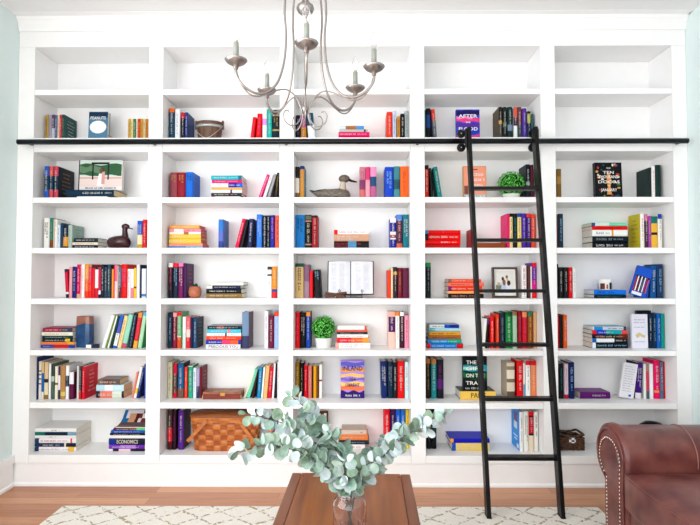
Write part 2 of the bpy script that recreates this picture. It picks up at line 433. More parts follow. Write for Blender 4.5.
def cover_lines(root, t, h, d, col, side):
    """printed lines on the side board that faces out"""
    bm = bmesh.new(); x = t + .0006 if side == 'r' else -.0006
    rnd = random.Random(int(h * 1e5))
    for k in range(6):
        z = h * (.82 - k * .12); w = d * rnd.uniform(.25, .6)
        place = lambda u, v, z=z: (x, u, z + v)
        glyph_run(bm, d / 2 - w / 2, d / 2 + w / 2, 0, h * rnd.uniform(.03, .055), rnd, place)
    obj('cover_lettering', bm, mat(TC.get(col, col), .4), root, recalc=False)
def facing(row, bay, x0, x1, yt, t, colour, label, Z=3.5, lean=0., back=5, zbase=None, name='book', cat='book', pagecol=PAGES, pad=0):
    """a book standing with its front cover to the room; returns root with local x width, z height, front at y=0"""
    zs = (ROWZ[row - 1][1] if zbase is None else zbase) + .0006
    ym = ROWY[row - 1][1]
    X0, X1 = at(x0, ym, Z).x, at(x1, ym, Z).x; zt = at(x0, yt, Z).z
    H_ = zt - zs; a = math.atan2(lean * Z / F, H_); w = (X1 - X0) * math.cos(a); h = (H_ - w * abs(math.sin(a))) / math.cos(a)
    zs += t * math.sin(R(back)) + .0003
    loc = (X1 - w * math.cos(a), Z, zs + w * math.sin(a)) if a > 0 else (X0, Z, zs)
    root = thing(name, label, cat, loc, (R(-back), a, 0), f'books on the {ORD[row]} shelf down of the {BAY[bay]} bay' if name == 'book' else None)
    bm = bmesh.new(); b = .002
    box(bm, (0, 0, 0), (w, b, h)); box(bm, (0, t - b, 0), (w, t, h)); box(bm, (0, b, 0), (b, t - b, h))
    obj('cover', bm, mat(colour, .4), root)
    bm = bmesh.new(); box(bm, (b, b, .003), (w - .003, t - b, h - .003)); obj('pages', bm, pagecol, root)
    return root, w, h
def patch(root, name, polys, y=-.0006, label=None):
    """flat printed shapes on a cover: [(colour, [(x,z)...])]"""
    bm = bmesh.new(); mats = []; k = 0
    for c, pts in polys:
        m = mat(c, .4)
        if m not in mats: mats.append(m)
        vs = [bm.verts.new((x, y - k * .00012, z)) for x, z in pts]; f = bm.faces.new(vs); f.material_index = mats.index(m); k += 1
    o = obj(name, bm, mats, root, recalc=False)
    if label: o['label'] = label
    return o
def ell(cx, cz, rx, rz, n=14): return [(cx + rx * math.cos(2 * math.pi * i / n), cz + rz * math.sin(2 * math.pi * i / n)) for i in range(n)]
def rect(x0, z0, x1, z1): return [(x0, z0), (x1, z0), (x1, z1), (x0, z1)]
def wavy(x0, x1, z0, z1, amp, n=8, ph=0., fr=1.5):
    top = [(x0 + (x1 - x0) * i / n, z1 + amp * math.sin(ph + fr * 2 * math.pi * i / n)) for i in range(n + 1)]
    bot = [(x0 + (x1 - x0) * i / n, z0 + amp * math.sin(ph + 1 + fr * 2 * math.pi * i / n)) for i in range(n, -1, -1)]
    return bot[::-1] + top[::-1]
# ================================================================== shelves' books, bay by bay
# ---- leftmost bay
cell(2, 0, 3.50, .165, '''
S; 45.3 48.4 114.8; b99b55; dull gold; t=k
S; 48.5 51.4 115; a9a6b4; pale grey; t=n
S; 51.5 54.6 114.8; 6b4f78:.5,c9c3d2; dusty purple
S; 54.7 57.2 115.2; 4d7797; slate blue; 
S; 57.3 59.3 115; ecc9b4; peach; t=r
S; 59.4 61.6 114.8; c64353; rosy red; 
S; 61.7 64.4 114.6; 1d5a58; dark teal; t=g ct=w d=.155
S; 127.9 130.6 118.9; c9a552; mustard gold; t=k
S; 130.7 133.2 119; e0cf9c; pale straw; t=k
S; 133.3 135.8 118.9; 2f7d4c; green; 
S; 135.9 137.6 119; e4dcc4; cream; t=k
S; 137.7 140.2 118.8; c9402f; brick red; t=y
S; 140.3 142.8 118.9; cf9c45; amber; t=k
S; 142.9 145.6 119; d8c39a; sandy; t=k
S; 145.7 148.2 119; c98b3c; ochre; t=n
''')
cell(3, 0, 3.46, .2, '''
S; 44 48.6 166.2; 2b62b8:.3,14425c:.72,2b62b8; blue-ended dark teal; t=w Z=3.455
S; 49 53 166.3; d9635a:.3,14425c:.72,d0605e; coral-ended dark teal; t=w
S; 53.5 58 166.3; c44a66:.3,12394f:.72,c4506a; pink-ended dark teal; t=w cc=1b2b3a ct=c9923f
''')
cell(4, 0, 3.50, .15, '''
S; 43.6 49.2 218; efeee9; tall white; t=k hard=1
S; 49.4 52.8 218; 138a82:.72,7a4b32; teal; t=g
S; 53 54.5 218.8; d9bfa2; narrow tan; t=-
S; 54.6 57 219.6; f0efec; thin white; t=k tr=.05,.4
S; 57.2 60 224.8; d9e4ee; pale ice blue; t=k
S; 60.2 62.8 223; 1c4c72; dark blue; t=-
S; 63 67.9 225; 16283e:.5,e0a03a:.9,3a2a2c; navy and amber; t=w
S; 68 72 225; b6c6ba; pale sage; t=s cc=a3bbb0 ct=7a8f86
T; 74 98 238; 2f3b3f; charcoal; d=.13
T; 72.6 98 242.3; efe6d6; cream; t=o d=.13
T; 72.6 98 245; 242a36; blackish; d=.13
S; 137.1 142.3 220.8; 1f62c0:.5,e9e0b8:.85,c4a23a; blue-topped cream; t=w
S; 142.4 146.6 219.6; d9262c; bright red; 
''')
cell(5, 0, 3.50, .15, '''
S; 65.9 68.9 269 -2; 232848:.1,cf1f4f:.8,f2ecec:.87,232848; crimson banded; t=-
S; 69 72 266.7; efa6ae; dusty pink; t=w
S; 72.1 76.4 266.6; 1e2a80; navy blue; 
S; 76.5 80.2 264.4; d41463:.88,d9b08a; magenta floral; t=w
S; 80.3 81.5 264.8; f0b9bc; thin pale pink; t=-
S; 81.6 84.3 264; f3f3f3; plain white; t=s
S; 84.5 88.5 264.3; e9a24c:.45,ee7a3c:.8,e8482f; orange gradient; t=w
S; 88.6 91.5 264.2; c79a58:.08,d93a70:.5,e8372f; pink-to-red; t=w
S; 91.6 94.6 264.6; 4a2740:.1,dd2630; purple-topped red; t=-
S; 94.7 98.1 267; 3a2548:.08,f2eeee:.68,cf2f44; white over red; t=-
S; 98.2 100.7 268.5; cf1f50:.75,f1e9ec:.88,1c2340; crimson over navy; t=-
S; 100.8 104 264.4; 152a44; midnight blue; t=w
S; 104.1 107 267; 3d4a5a; slate grey; t=w
S; 107.2 110.3 264.3; 34566a; steel teal; t=w
S; 110.4 111.4 264.6; 14161c; thin black; t=-
S; 111.5 113.4 269; f0a03c; orange; t=-
S; 113.5 114.4 265.4; e33a58; thin raspberry; t=-
S; 114.5 117 265; ef7f9f:.5,f6dbe4; pink and white; t=m
S; 117.1 118.2 266; d9c6b0; thin beige; t=-
S; 118.3 121 268; 5d8299:.65,5e3b44; blue-grey; t=w
S; 121.1 126.9 264.2; df1720; thick red; t=p
S; 127.3 130.5 269; f4eef0; white with red lettering; t=r tr=.08,.95
S; 130.7 133.6 269; f2eef2:.65,ee8f9a; white over pink; t=-
S; 133.7 136.4 268; edc54a:.62,8e3a3c:.68,edc54a; yellow with maroon stripe; t=-
S; 136.5 139.6 264.5; f1f1f4; tall blank white; t=-
S; 139.7 141.2 264.8; 1b2348; thin navy; t=-
S; 141.4 146 268.6; e4ebf6:.86,5d8ac0:.95,e4ebf6; icy white; t=-
S; 146.4 147.9 264.6; 5a4468; thin plum; t=-
''')
cell(6, 0, 3.51, .15, '''
T; 43 72.5 327.8; a82c52:.62,4b4760; crimson and slate; t=w d=.14
T; 42 72.8 332; ece9dc; cream; t=g
T; 42.3 73 335.8; 14403f; dark green; t=w
T; 42.5 72.5 338.6; 12343c:.76,e0c545:.92,12343c; dark teal yellow-tagged; t=w
T; 41.2 74.6 341.8; ea8a52:.8,eda94a; orange; t=-
T; 41 74.8 344.8; 2148b0:.38,cf2c38:.82,2148b0; blue and red; t=w tr=.06,.34
''')
cell(6, 0, 3.50, .15, '''
S; 101 104.6 314.8 10; f2f2f2; plain white; t=-
S; 105 106.4 315.4 9.8; 7f9a3c; thin olive; t=-
S; 107 108.7 315.6 8.9; f1f1ee; thin white; t=-
S; 109.6 112 315.4 7.4; 154a3c; dark green; t=-
S; 112.5 116.3 315 7.2; 2a72d0:.55,f0f0f2:.93,2a72d0; blue over white; t=r
S; 116.8 120.7 315.4 7.2; efd9a0; cream yellow; t=o
S; 121.1 125.9 314 7.2; 9fdcc6:.86,c95f80; mint; t=w
S; 128 132 312.4 5.4; 1a2a3c; dark floral; t=l tr=.08,.95
S; 132.6 136.9 312.2 5.4; f0a04e:.14,dc3a3c:.8,f0b04e; orange and red; t=p
S; 137.4 141.4 312 5.4; 6fb4dd:.1,b4e2bc; light green; t=w cc=2f9a58
''')
cell(7, 0, 3.49, .185, '''
S; 33 36.4 357.2; 23366e; tall navy; t=- Z=3.475
S; 36.6 38 361; d23b80; thin magenta; t=-
S; 38.3 41 361.3; ece4cf:.24,1f2442:.27,ece4cf:.34,1f2442:.37,e9e6e0:.45,1f2442:.48,e9e6e0:.58,1f2442:.61,e9e6e0; coil-edged cream; t=-
S; 41.2 43.6 361.8; d6c08e:.3,2a6fb4:.8,ece4d0; cream and blue; t=-
S; 43.8 47.8 362.2; dcc09a:.45,232a3a:.55,e6d9bb:.88,9a7a4c; tan black-banded; t=-
S; 48.4 50.6 363.4; eef0f0; narrow white; t=-
S; 50.7 54 363.8; 3f5048:.35,b9c6b4:.5,5a7060; grey-green; t=-
S; 54.5 57.6 366.4; ece6d4:.5,7a5a3e:.56,ece6d4; ivory; t=-
S; 57.9 60 366; 5a2f63:.28,f0eaf0:.72,2e3358; purple over white; t=-
S; 60.2 65 365.5; bb8e5c:.78,ddc86c:.9,bb8e5c; wooden tan; t=g
S; 65.3 68.7 365.6; f2f2f2:.3,1d3c5c:.62,eceef2; white blue-banded; t=w tr=.32,.6
S; 68.9 73.4 372; eeeeef:.44,6d1f4a; white over maroon; t=-
S; 76.5 78.6 366; d8d8d6; light grey; t=-
S; 78.7 81 366; 47484c:.75,d6352f; dark grey; t=w
S; 81.8 84.6 366.6; d51f3c; crimson; t=w ct=w
T; 98 120 379.3; 8a7468:.22,7a4b3c:.7,6f6058; brown paperback; t=w d=.15 pg=y Z=3.53 cc=857f80
T; 96.5 124 384.8; bfe0ea:.3,f0eef2:.6,cfe6ee; pale blue; t=- d=.14 pg=y
T; 96.2 124 391.2; 3a3440:.14,e88a78:.58,dfe6d6:.92,3a3440; coral and green; t=w d=.14 pg=y
S; 131.5 133.3 372 4.6; e88f7c; thin coral; t=- Z=3.52
S; 133.4 136 366.6 6.4; f3f1ea:.68,e6c83c:.85,f3f1ea; white with yellow; t=- Z=3.52
S; 136.1 138.5 367.6 6.2; 2b3f88; navy; t=w Z=3.52
S; 144 146.4 364; 3350a0; slim blue; t=- Z=3.52
''')
cell(8, 0, 3.47, .2, '''
T; 34 76.5 428.3; ededec; white magazine-sized; t=k tr=.4,.6 hard=0
T; 34 76 432; 1e7a70:.24,14324c:.8,86a9bd; dark teal; t=- hard=0
T; 34 76.3 435.4; ecebe9; thin white; t=k tr=.35,.52 hard=0
T; 33.3 76.5 438.2; 24466a:.1,efeaec:.86,d64a58:.9,efeaec; white with pink lettering; t=r tr=.14,.8 hard=0
T; 34.5 76 443; 2b3f5e:.72,f0ead0:.76,232c42; dark blue banded; t=w tr=.2,.6 hard=0
T; 33.3 76.5 446.8; 24466a:.1,eee6e8:.8,edc04a:.95,eee6e8; white with yellow mark; t=s hard=0
''')
cell(8, 0, 3.475, .19, '''
T; 113.5 145.6 428; 5a2a5e:.3,7a4634:.72,66cf86; purple and green; t=w hard=0
T; 111 145.8 430.3; 2b62b8; bright blue; t=w hard=0
T; 110 145.8 433; 1a1a2a; thin black; t=w hard=0
T; 110.3 145.4 435.3; eeece9; blank white; t=- hard=0
T; 109 145.4 438.4; 203c8c:.2,1b2440; thick navy; t=d9d2c4 txt=ECONOMICS tr=.22,.8 hard=0
T; 109 144.8 444.9; 8a3fc0:.32,b47fd6:.75,7a35b0; purple; t=w hard=0
T; 108.5 145.2 448.9; ece6e4:.12,1e1a26:.28,e9cfd0:.6,1e1a26; black and white; t=- hard=0
''')
# ---- second bay
cell(2, 1, 3.50, .165, '''
S; 168.9 174.3 108.3; ea7a3a:.12,1c4f6c; orange-topped teal; t=w
S; 174.9 180 109.2; e4e6ea; white; t=s
S; 180.7 184.8 112.6; c4303a:.2,20222e; red-topped black; t=w
S; 185 187.6 112.4; 2c4a92; royal blue; t=w cc=2a4584 d=.15
S; 249.8 253.6 117 3; e01f26; small red; t=p
S; 255.5 260.6 113.6 1.8; e21820; taller red; t=p
S; 262.4 266.9 109; ecebf0:.3,e2a0dc:.5,ecebf0; white pink-banded; t=-
S; 267.2 272 109; 2fb9ae; turquoise; t=w
S; 272.3 279.4 110; 16303c:.15,bda868:.2,16303c:.62,bda868:.67,16303c; dark gold-banded; t=g tr=.25,.55
''')
cell(3, 1, 3.50, .16, '''
S; 170 177.1 172.4; 9c4f5a; faded mauve; t=g tr=.1,.4
S; 177.3 185.3 172.4; 9a1430; deep crimson; t=g tr=.1,.45
S; 185.6 193 172.2; 1a74d4; bright blue; t=n tr=.1,.4 cc=1a6ccc ct=n
T; 211.2 241.5 175.4; 35bccb:.9,1a7a94; turquoise; pg= t=w
T; 212 242 179.8; e8287c; hot pink; t=w
T; 211.5 242.8 183; e4e9f2:.54,1437b8:.82,1f78e0; white and blue; t=w tr=.58,.9
T; 211.5 242 187.3; efb75c; yellow-orange; t=w
T; 211.5 242 189.6; f1f0e6:.62,6a3aa0:.68,f1f0e6; white floral; t=-
T; 211.2 241.8 193; 2a3a48:.3,3c2028:.85,2a3a48; dark brown; t=w
T; 211.5 240 196.2; ee8fb4:.14,e9ece0; white with pink; t=-
S; 257.4 260.8 174 9.4; ea2c88; hot pink; t=w tr=.1,.9
S; 262 265.3 173.6 8.4; eeeef0; white; t=s
S; 266.6 269.4 173.5 7.4; a7a9ae; grey; t=w
S; 274 276.6 172.6 3; 3b2a24; dark brown; t=g
''')
cell(4, 1, 3.50, .15, '''
T; 170 199.4 225.2; eea63c:.5,f0b65c; gold-orange; t=w pg=c
T; 169.5 200.8 228.7; ee9cb0:.15,f2e2e6:.45,ee9cb0; pink; t=m tr=.48,.82 pg=c
T; 169.5 200.6 231.8; f3efe8:.46,b4733c:.62,f3efe8; white tan-patched; t=s tr=.08,.42 pg=c
T; 169.5 201 234.3; e9c75c; upper yellow; t=w tr=.08,.5 pg=c
T; 169.2 201 238.8; e9c75c; lower yellow; t=w tr=.08,.5 pg=c
T; 169 202.6 243.4; f0a58c; peach; t=r pg=c
T; 169 202.7 246.3; 2a93d2:.5,86c6e8; sky blue; t=n tr=.5,.8 pg=c
S; 218.3 223.4 219.4; 3d86d0:.4,6b7cc8:.75,3c4f9c; blue sunset; t=- cc=4a7cc6
S; 234.6 238.4 218.4 7.6; d81e54; leaning raspberry; t=w
S; 239.4 242.2 219 6.6; 20222c; leaning black; t=-
S; 247.4 252 218.7 1.6; 27305e; navy; t=w
S; 256.6 262 214.4; 3d86e0; bright blue; t=w
S; 262.8 266.4 215.4; 16202e; black; t=w tr=.05,.95
S; 266.6 270 215.4; 14263a; blue-black; t=w tr=.05,.95
S; 270.2 274.6 215.2; 2036a0; blue red-lettered; t=f08090 tr=.08,.7
S; 275 279.8 215.4; e86a50; coral; t=n
''')
cell(5, 1, 3.50, .155, '''
S; 168.1 172.7 263; eeeeee:.12,1c1c2a; white-topped black; t=f06080
S; 172.9 178 263; e0203c:.12,162a40; red-topped navy; t=l
S; 178.2 183.2 263; f088b8:.1,7c1c64; pink-topped magenta; t=w
S; 183.4 186.6 263.4; 4a1c58; dark purple; t=- cc=52205c ct=e04a90
T; 212 243.5 282.3; f0ede4; open cream; t=- cc=4a3a34
T; 207 240.6 285.5; e6e4d6:.16,2b3454; slate blue; t=w tr=.22,.85
T; 206.3 241.4 288.9; 1c2034; black; t=w
T; 206.3 242 293.4; 9a7d45; gold-brown; t=w
S; 267.2 271.6 266.6; 3c4248:.1,f0f0f0:.24,3c4248:.3,f0f0f0; white black-topped; t=s tr=.4,.9
S; 271.9 276.9 266.6; ef9630:.72,2a50a0:.8,d8333a; orange; t=w tr=.1,.6
S; 277.4 280 266.6; cfe6ee; icy blue; t=l
''')
cell(6, 1, 3.50, .155, '''
S; 167.8 172.3 312.6; 14304a; dark navy; t=l
S; 172.6 176.7 312.6; e8a8a4:.12,8a1c3c; pink-topped crimson; t=w
S; 177 181.2 312.3; df2030:.1,7cba8a:.67,f0efe8:.69,d05a30; green over orange; t=w
S; 182.3 185.8 316.8; f0ecea:.5,cfe0d4; white over pale green; t=-
S; 186.2 190.2 316.8; ee6d78:.4,f3d6d6:.65,d82a38; pink and red; t=w
S; 190.5 193 317.4; 1a234e; thin navy; t=-
S; 193.2 196.8 317.6; 26567c; blue; t=w cc=14253a ct=5b9cc4
T; 207.5 241 326; 1b2a38:.3,b85048:.48,1b2a38; black red-patched; t=w tr=.05,.9 cc=9aa6ac Z=3.485
T; 207 241 329.2; 52c4dc:.6,ef8a98:.68,52c4dc; light blue; t=w
T; 207 241.2 332.9; f2f0f0:.53,4a2a34:.58,f2f0f0; white dark-dotted; t=s
T; 206.3 241.2 336.2; ee5026; orange-red; t=w
T; 206 241 340; 2440a8:.46,e8507c:.7,ee7040:.92,2440a8; blue and pink; t=w tr=.08,.44
T; 206 240.4 344.3; f2eef0; white black-lettered; t=241c20 txt=PRECIOUS_YOU tr=.08,.94
S; 241.9 248.8 312.4; 7e98b4:.65,45486c; blue-grey; t=- cc=5c3350 Z=3.49
S; 264.4 268.2 311; f4f0f4; white magenta-lettered; t=m
S; 268.8 273.5 315.4; 7c1f48; plum; t=w
S; 274.2 279.4 312; e0502e:.12,a9c0ea; red-topped pale blue; t=w
''')
cell(7, 1, 3.53, .13, '''
S; 167.3 172 362; d4cfb4; cream grey; t=8a7f60 hard=1
S; 173 176.7 363.4; cf1f44:.32,6b4a40:.82,cf1f44; red and brown; t=w tr=.3,.85 hard=1
S; 177.5 183.6 363; 1e6394:.72,7e5c52; blue with collage foot; t=w cc=15304c hard=1
S; 184.3 187.3 367; e2503e; vermilion; t=w hard=1
S; 188.2 192.6 366; dff0ea:.02,3aa88a; sea green; t=w cc=1f8f6e hard=1
S; 193 196.2 368; e3edf5; pale ice; t=b hard=1
S; 196.4 199.4 368.5; b4a6c8:.6,3b4468; lilac and navy; t=w
S; 199.6 201.9 367; 7a1c34; maroon; t=- cc=7c1c34 ct=d9b0a0 hard=1
S; 243.4 245.4 370.6 10.6; ece6c4; cream; t=-
S; 246 249.6 368.6 8.8; 72d4b8; mint; t=w
S; 251.4 253.6 369 5; 4a1c1c; dark red; t=-
S; 256.8 260.5 366.8 2; 2092c0; blue; t=w
S; 260.9 262.8 367 2.4; f2efec; thin white; t=-
S; 263 266.9 365.4 2.8; efbf80; peach; t=w
S; 267.6 271 366.6 2.3; dc2240; red; t=w
S; 271.8 273.8 363 2; f1f1f1; white; t=-
S; 274 276.4 363 1.2; 15203c; blue-black; t=-
S; 277.2 279.6 362; f2e6ea; blush; t=r
''')
cell(8, 1, 3.51, .15, '''
S; 167.2 172 409.8; 4a302c:.45,cf2438:.8,5a2028; brown and red; t=w
S; 172.3 176 410.2; 2a1020; blackish; t=m
S; 178 183.6 410.2; 5f2a8c; purple; t=w cc=3a1c3c
S; 268.2 272.6 412; 3a4a52:.3,e07a4a:.55,2fa0a8; orange and teal; t=- Z=3.53
S; 273 278.4 411.8; 2a5cb0:.5,b0503c:.7,2a3f78; blue; t=- Z=3.53
''')
# ---- middle bay
cell(2, 2, 3.50, .15, '''
S; 295.6 300.4 115.4; 241a3c; dark violet; t=s
S; 300.8 306.2 115; b03a9c:.45,c98f38; magenta over gold; t=w
S; 308.6 315.6 112.8 -2.6; 1c5470:.45,e6eaec; teal over white; t=w tr=.05,.5
T; 339.5 364 125.8; d6e4ee:.25,b07a48:.68,5a9cd8; pastel multicoloured; t=- d=.13
T; 339.2 368 129.3; c9c2bc:.86,33302e:.92,c9c2bc; grey; t=w d=.13
T; 338.5 369.5 132; e01c78; hot pink; t=w tr=.04,.9
T; 338.6 369.5 136.6; ea2050; raspberry; t=o
S; 386.8 392.2 112; e6452e; coral red; t=w cc=e25038
S; 392.6 396.5 111; c3cce0; pale blue; t=b
S; 397.2 400.2 116.4; c99240; amber; t=k
S; 400.6 404.6 113.8; 1a1e28; black; t=w
S; 405 409 111; a9b4b4; silver grey; t=k
''')
cell(3, 2, 3.50, .15, '''
S; 295.2 299.4 166.8; 2a2c2e:.35,efece4:.8,8a6a44; black and cream; t=- 
S; 299.8 304.2 166; 23458c:.1,e0a348; navy-topped orange; t=w cc=1f7d94 ct=w
S; 359.5 365.3 167; c98a94:.4,8c4a70:.7,d07a74; pink marbled; t=m
S; 365.5 370.2 167; d64a80:.4,eaa4b4; rose; t=-
S; 370.4 376.5 167; ef9cc4:.3,2a5a80:.6,c06a96; pink and blue; t=-
S; 385 393.4 167; 1550c8; cobalt; t=l cc=1858d0
S; 393.8 400 166.4; 4a8c94:.4,2f5f70:.7,54989c; teal; t=-
S; 400.3 409 166.4; ec7434; thick orange; t=d0503c
''')
cell(4, 2, 3.50, .155, '''
S; 294.9 304.7 215; 1a86cc; wide bright blue; t=n tr=.1,.6
S; 305 311.6 214.8; 17171a:.03,6b6f60:.14,17171a:.17,b88a70:.21,17171a:.86,b88a70:.9,17171a; black with gold bands; t=cfc0a4 tr=.25,.8
S; 312 317.6 215.4; 2a1418:.06,a01c34; dark red ornate; t=e8b0a0 tr=.1,.9 hard=1
T; 334 368.4 229.8; e4222c:.11,f6f3f3; white red-barred; t=e4222c tr=.15,.97
T; 334 369 234.3; cfa58c; tan; t=w
T; 334 369 241.2; 181018:.4,2fa3cc:.64,181018; black blue-centred; t=d02040 tr=.04,.95
S; 390.3 396.2 218; f4f2f2:.15,2a2f9c:.45,f2e6e2:.55,9a6070:.66,f2eeee:.7,2a2f9c; white with blue blocks; t=w tr=.18,.9
S; 396.5 402.5 214.6; 5a8cd8:.18,5f3a50:.7,4a2c48:.85,d06a58; plum; t=f0b8b0
S; 403 408.9 214.5; 1f7f8c; sea teal; t=w
''')
cell(5, 2, 3.50, .155, '''
S; 295.2 303.6 263.4; 1e5654:.1,d8bd88; wide cream; t=6a4a30
S; 304 309.4 264.5; 8c6a84:.5,a88c9c; dusky pink; t=-
S; 309.7 313 270.8; e01c2c; red; t=-
S; 315.2 321.4 269.4 -1.8; 16181e; leaning black; t=l tr=.06,.4
S; 387.8 390.7 270.3; ea4a28; red-orange; t=-
S; 391 393.1 268; e6cfae; cream; t=-
S; 393.4 397.4 267; 2c2830:.15,cfae60:.25,2c2830; black and gold; t=w
S; 397.8 402.3 267.8; 7c1c34; maroon; t=g
S; 402.6 409.4 268; 6a2348; wine purple; t=- 
''')
cell(6, 2, 3.52, .14, '''
S; 295 299.9 312.2; e01a20; bright red; t=p
S; 300.1 305.8 312.3; 14161c; black; t=w
S; 306 310.4 312; efa04c:.12,1f4fae; orange-topped blue; t=w cc=12203c
T; 337.6 366.6 325.6; f2ecea:.93,d06030; white; t=- Z=3.5
T; 337 367.4 330; e06a58; coral; t=k tr=.1,.6
T; 337 367.6 332; 1a2438; navy; t=w
T; 337 368.2 334.2; efedea; blank white; t=s
T; 337 369 337.8; e42838:.45,e8743c:.8,e9a44a; red-to-orange; t=w
T; 335.6 370.2 342.8; eeb0a8:.1,f4f2f2; white pink-ended; t=s tr=.15,.95
S; 388.6 395.3 311.6; f3b8a8:.14,5c2468:.56,f5c8bc; peach purple-labelled; t=w tr=.16,.52 hard=1 cc=f5cfc4
S; 395.6 399.6 311.8; ef8a3c:.11,f4f2ee; orange-topped white; t=s
S; 400 404.3 312; f2f0f0:.11,4a1a34; white-topped plum; t=w
S; 404.7 409.6 315.4; ef9fb6; pink; t=d0386c
''')
cell(7, 2, 3.535, .13, '''
S; 294.8 299.4 362.2; a5802c; antique gold; t=e9d890 hard=1
S; 299.7 303.7 363; 1d1a1e; black; t=d8c8a8 hard=1
S; 304 307.6 365.4; de1436; scarlet; t=w
S; 308.2 311.8 366; e0847e; salmon; t=w
S; 311.9 313.3 366; 16141a; thin black; t=-
S; 313.4 316.4 366; e8aa1c; golden yellow; t=-
S; 316.5 318.6 366; 7a4a28; brown; t=-
S; 319.2 322.2 364.4; eeeae4:.45,8a3c3c:.5,eeeae4; white; t=-
S; 381.6 387.4 361.2 -1; 1c3470; navy; t=w hard=1 cc=24407c
S; 387.8 393 361.4; 16344c; dark teal; t=s hard=1
S; 393.2 397.3 362.4; 22202c; blackish; t=w
S; 397.7 404.5 361; df2024; red; t=w hard=1
S; 405 410 362; d2eef2; pale cyan; t=o hard=1
''')
cell(8, 2, 3.53, .14, '''
T; 341.5 366.5 430; d8c6b8; beige; t=r tr=.75,.9 cc=cfbdb0 hard=0
T; 339.5 368 434.6; e8884c; orange; t=w
T; 338.5 369 440.3; 22303c; dark slate; t=l
T; 341 365 444.4; f3e9e6; white coral-lettered; t=r
S; 384.3 389.8 409.2; e82838; scarlet; t=w hard=1
S; 390.4 395.4 409.6; 4c1c5c; purple; t=w hard=1
S; 395.8 400.8 410; 2068c8; blue; t=w
S; 401 405.4 410; 2a7ad4; lighter blue; t=w
S; 405.8 410.3 409.6; ecd04a; yellow; t=k hard=1
''')
# ---- fourth bay
cell(2, 3, 3.50, .15, '''
S; 424.8 426 110; 2f6a4c; thin green; t=-
S; 426.2 430.6 108.4; 161e30:.2,2a4f90:.6,16181e; black and blue; t=-
S; 433.6 437.4 109.2 -2.6; e24030:.35,6a6e78; red over grey; t=w
S; 498.9 502.3 107; 2a2c28:.4,c9a060:.5,55564c; olive black; t=w cc=5c4a2c
S; 503 507 107; 2a2f2c:.45,6d7a66:.6,2a2f2c; black-green; t=w
S; 507.8 512.8 107; 16403f:.52,8090a8:.7,1a3a36; dark teal; t=w tr=.1,.5
S; 513.8 517.6 107.2; d0685c:.3,4a2848:.55,e6ecea; red over white; t=w tr=.3,.5
S; 517.8 521.8 107.2; 7a4648:.5,46505c; rose brown; t=w
S; 522.4 526.9 108.4; 5a3c9c; violet; t=d8d0e8
S; 527.5 530.9 111.4; 14181c:.08,b4b860:.4,14181c:.5,2a4868; black and olive; t=w
S; 531.4 533.8 114; 46656e; slate teal; t=-
''')
cell(3, 3, 3.50, .15, '''
S; 424.7 428.8 165.3; 1a1a1c:.12,d8402c; black-topped red; t=w
S; 431.2 433.4 168 -2.2; 202224; black; t=-
S; 438.2 442.6 166.6 -5.2; 1f8f8c; leaning teal; t=w
S; 526.2 530.4 164.4; 14242e:.5,9ab0a4:.6,1a2c34; blue-black; t=w cc=17303e
S; 530.8 533.8 164.8; 5c2438; maroon; t=-
''')
cell(4, 3, 3.50, .155, '''
T; 424.6 460.5 230.2; 2a9ac8:.1,e0141c; blue-tipped red; t=p tr=.5,.56
T; 424.6 460.5 233.9; 181418:.1,e0141c; black-tipped red; t=w tr=.14,.92
T; 424.6 460.5 240; e21a20; red white-lettered; t=w tr=.45,.88
T; 424.6 460 244.5; c81820; plain red; t=-
S; 470.6 474 229.4; b01830; dark crimson; t=- d=.13
T; 476 505 242.8; 9a5428; brown; t=- d=.14
S; 507.3 509.7 213.6; ea1c7c; hot pink; t=- cc=ea1c7c
S; 509.9 513 213.4; 1c1a20:.1,ecdca0; black-topped cream; t=k
S; 513.3 517.4 213.5; 14201e; black; t=t
S; 517.6 521.7 213.3; 2450b0:.11,efd98c; blue-topped yellow; t=b
S; 522 526.4 213.4; 5c34a8; violet; t=w
S; 526.8 531.2 213.4; e8503c:.11,4f2c90; red-topped violet; t=w
S; 531.5 535.4 214; ea5a34; orange; t=w
''')
cell(5, 3, 3.50, .15, '''
S; 426.2 431 262.7; 2ba05c:.12,14282e; green-topped black; t=s
T; 448.2 481 279; 8a6a54:.09,ee5c30; top orange; t=w
T; 448 484 282.5; ef7e6c; salmon; t=k tr=.08,.6
T; 448 482 286.4; 7c2a78:.11,ea4424; purple-tipped orange-red; t=w
T; 447.8 482 291; eeae6e; peach; t=-
T; 448 483.5 293.7; 221418; black; t=e8a090
S; 522 526.8 265.4; f2eeee; white red-dotted; t=r tr=.08,.95
S; 528 530.6 266; 6a4038; dark brown; t=-
S; 530.8 532.2 266.4; ece8ea; thin white; t=-
S; 532.6 536.6 262.8; ea2430:.12,8438a8:.5,de2894:.82,ea2430; purple and pink; t=w tr=.15,.6
''')
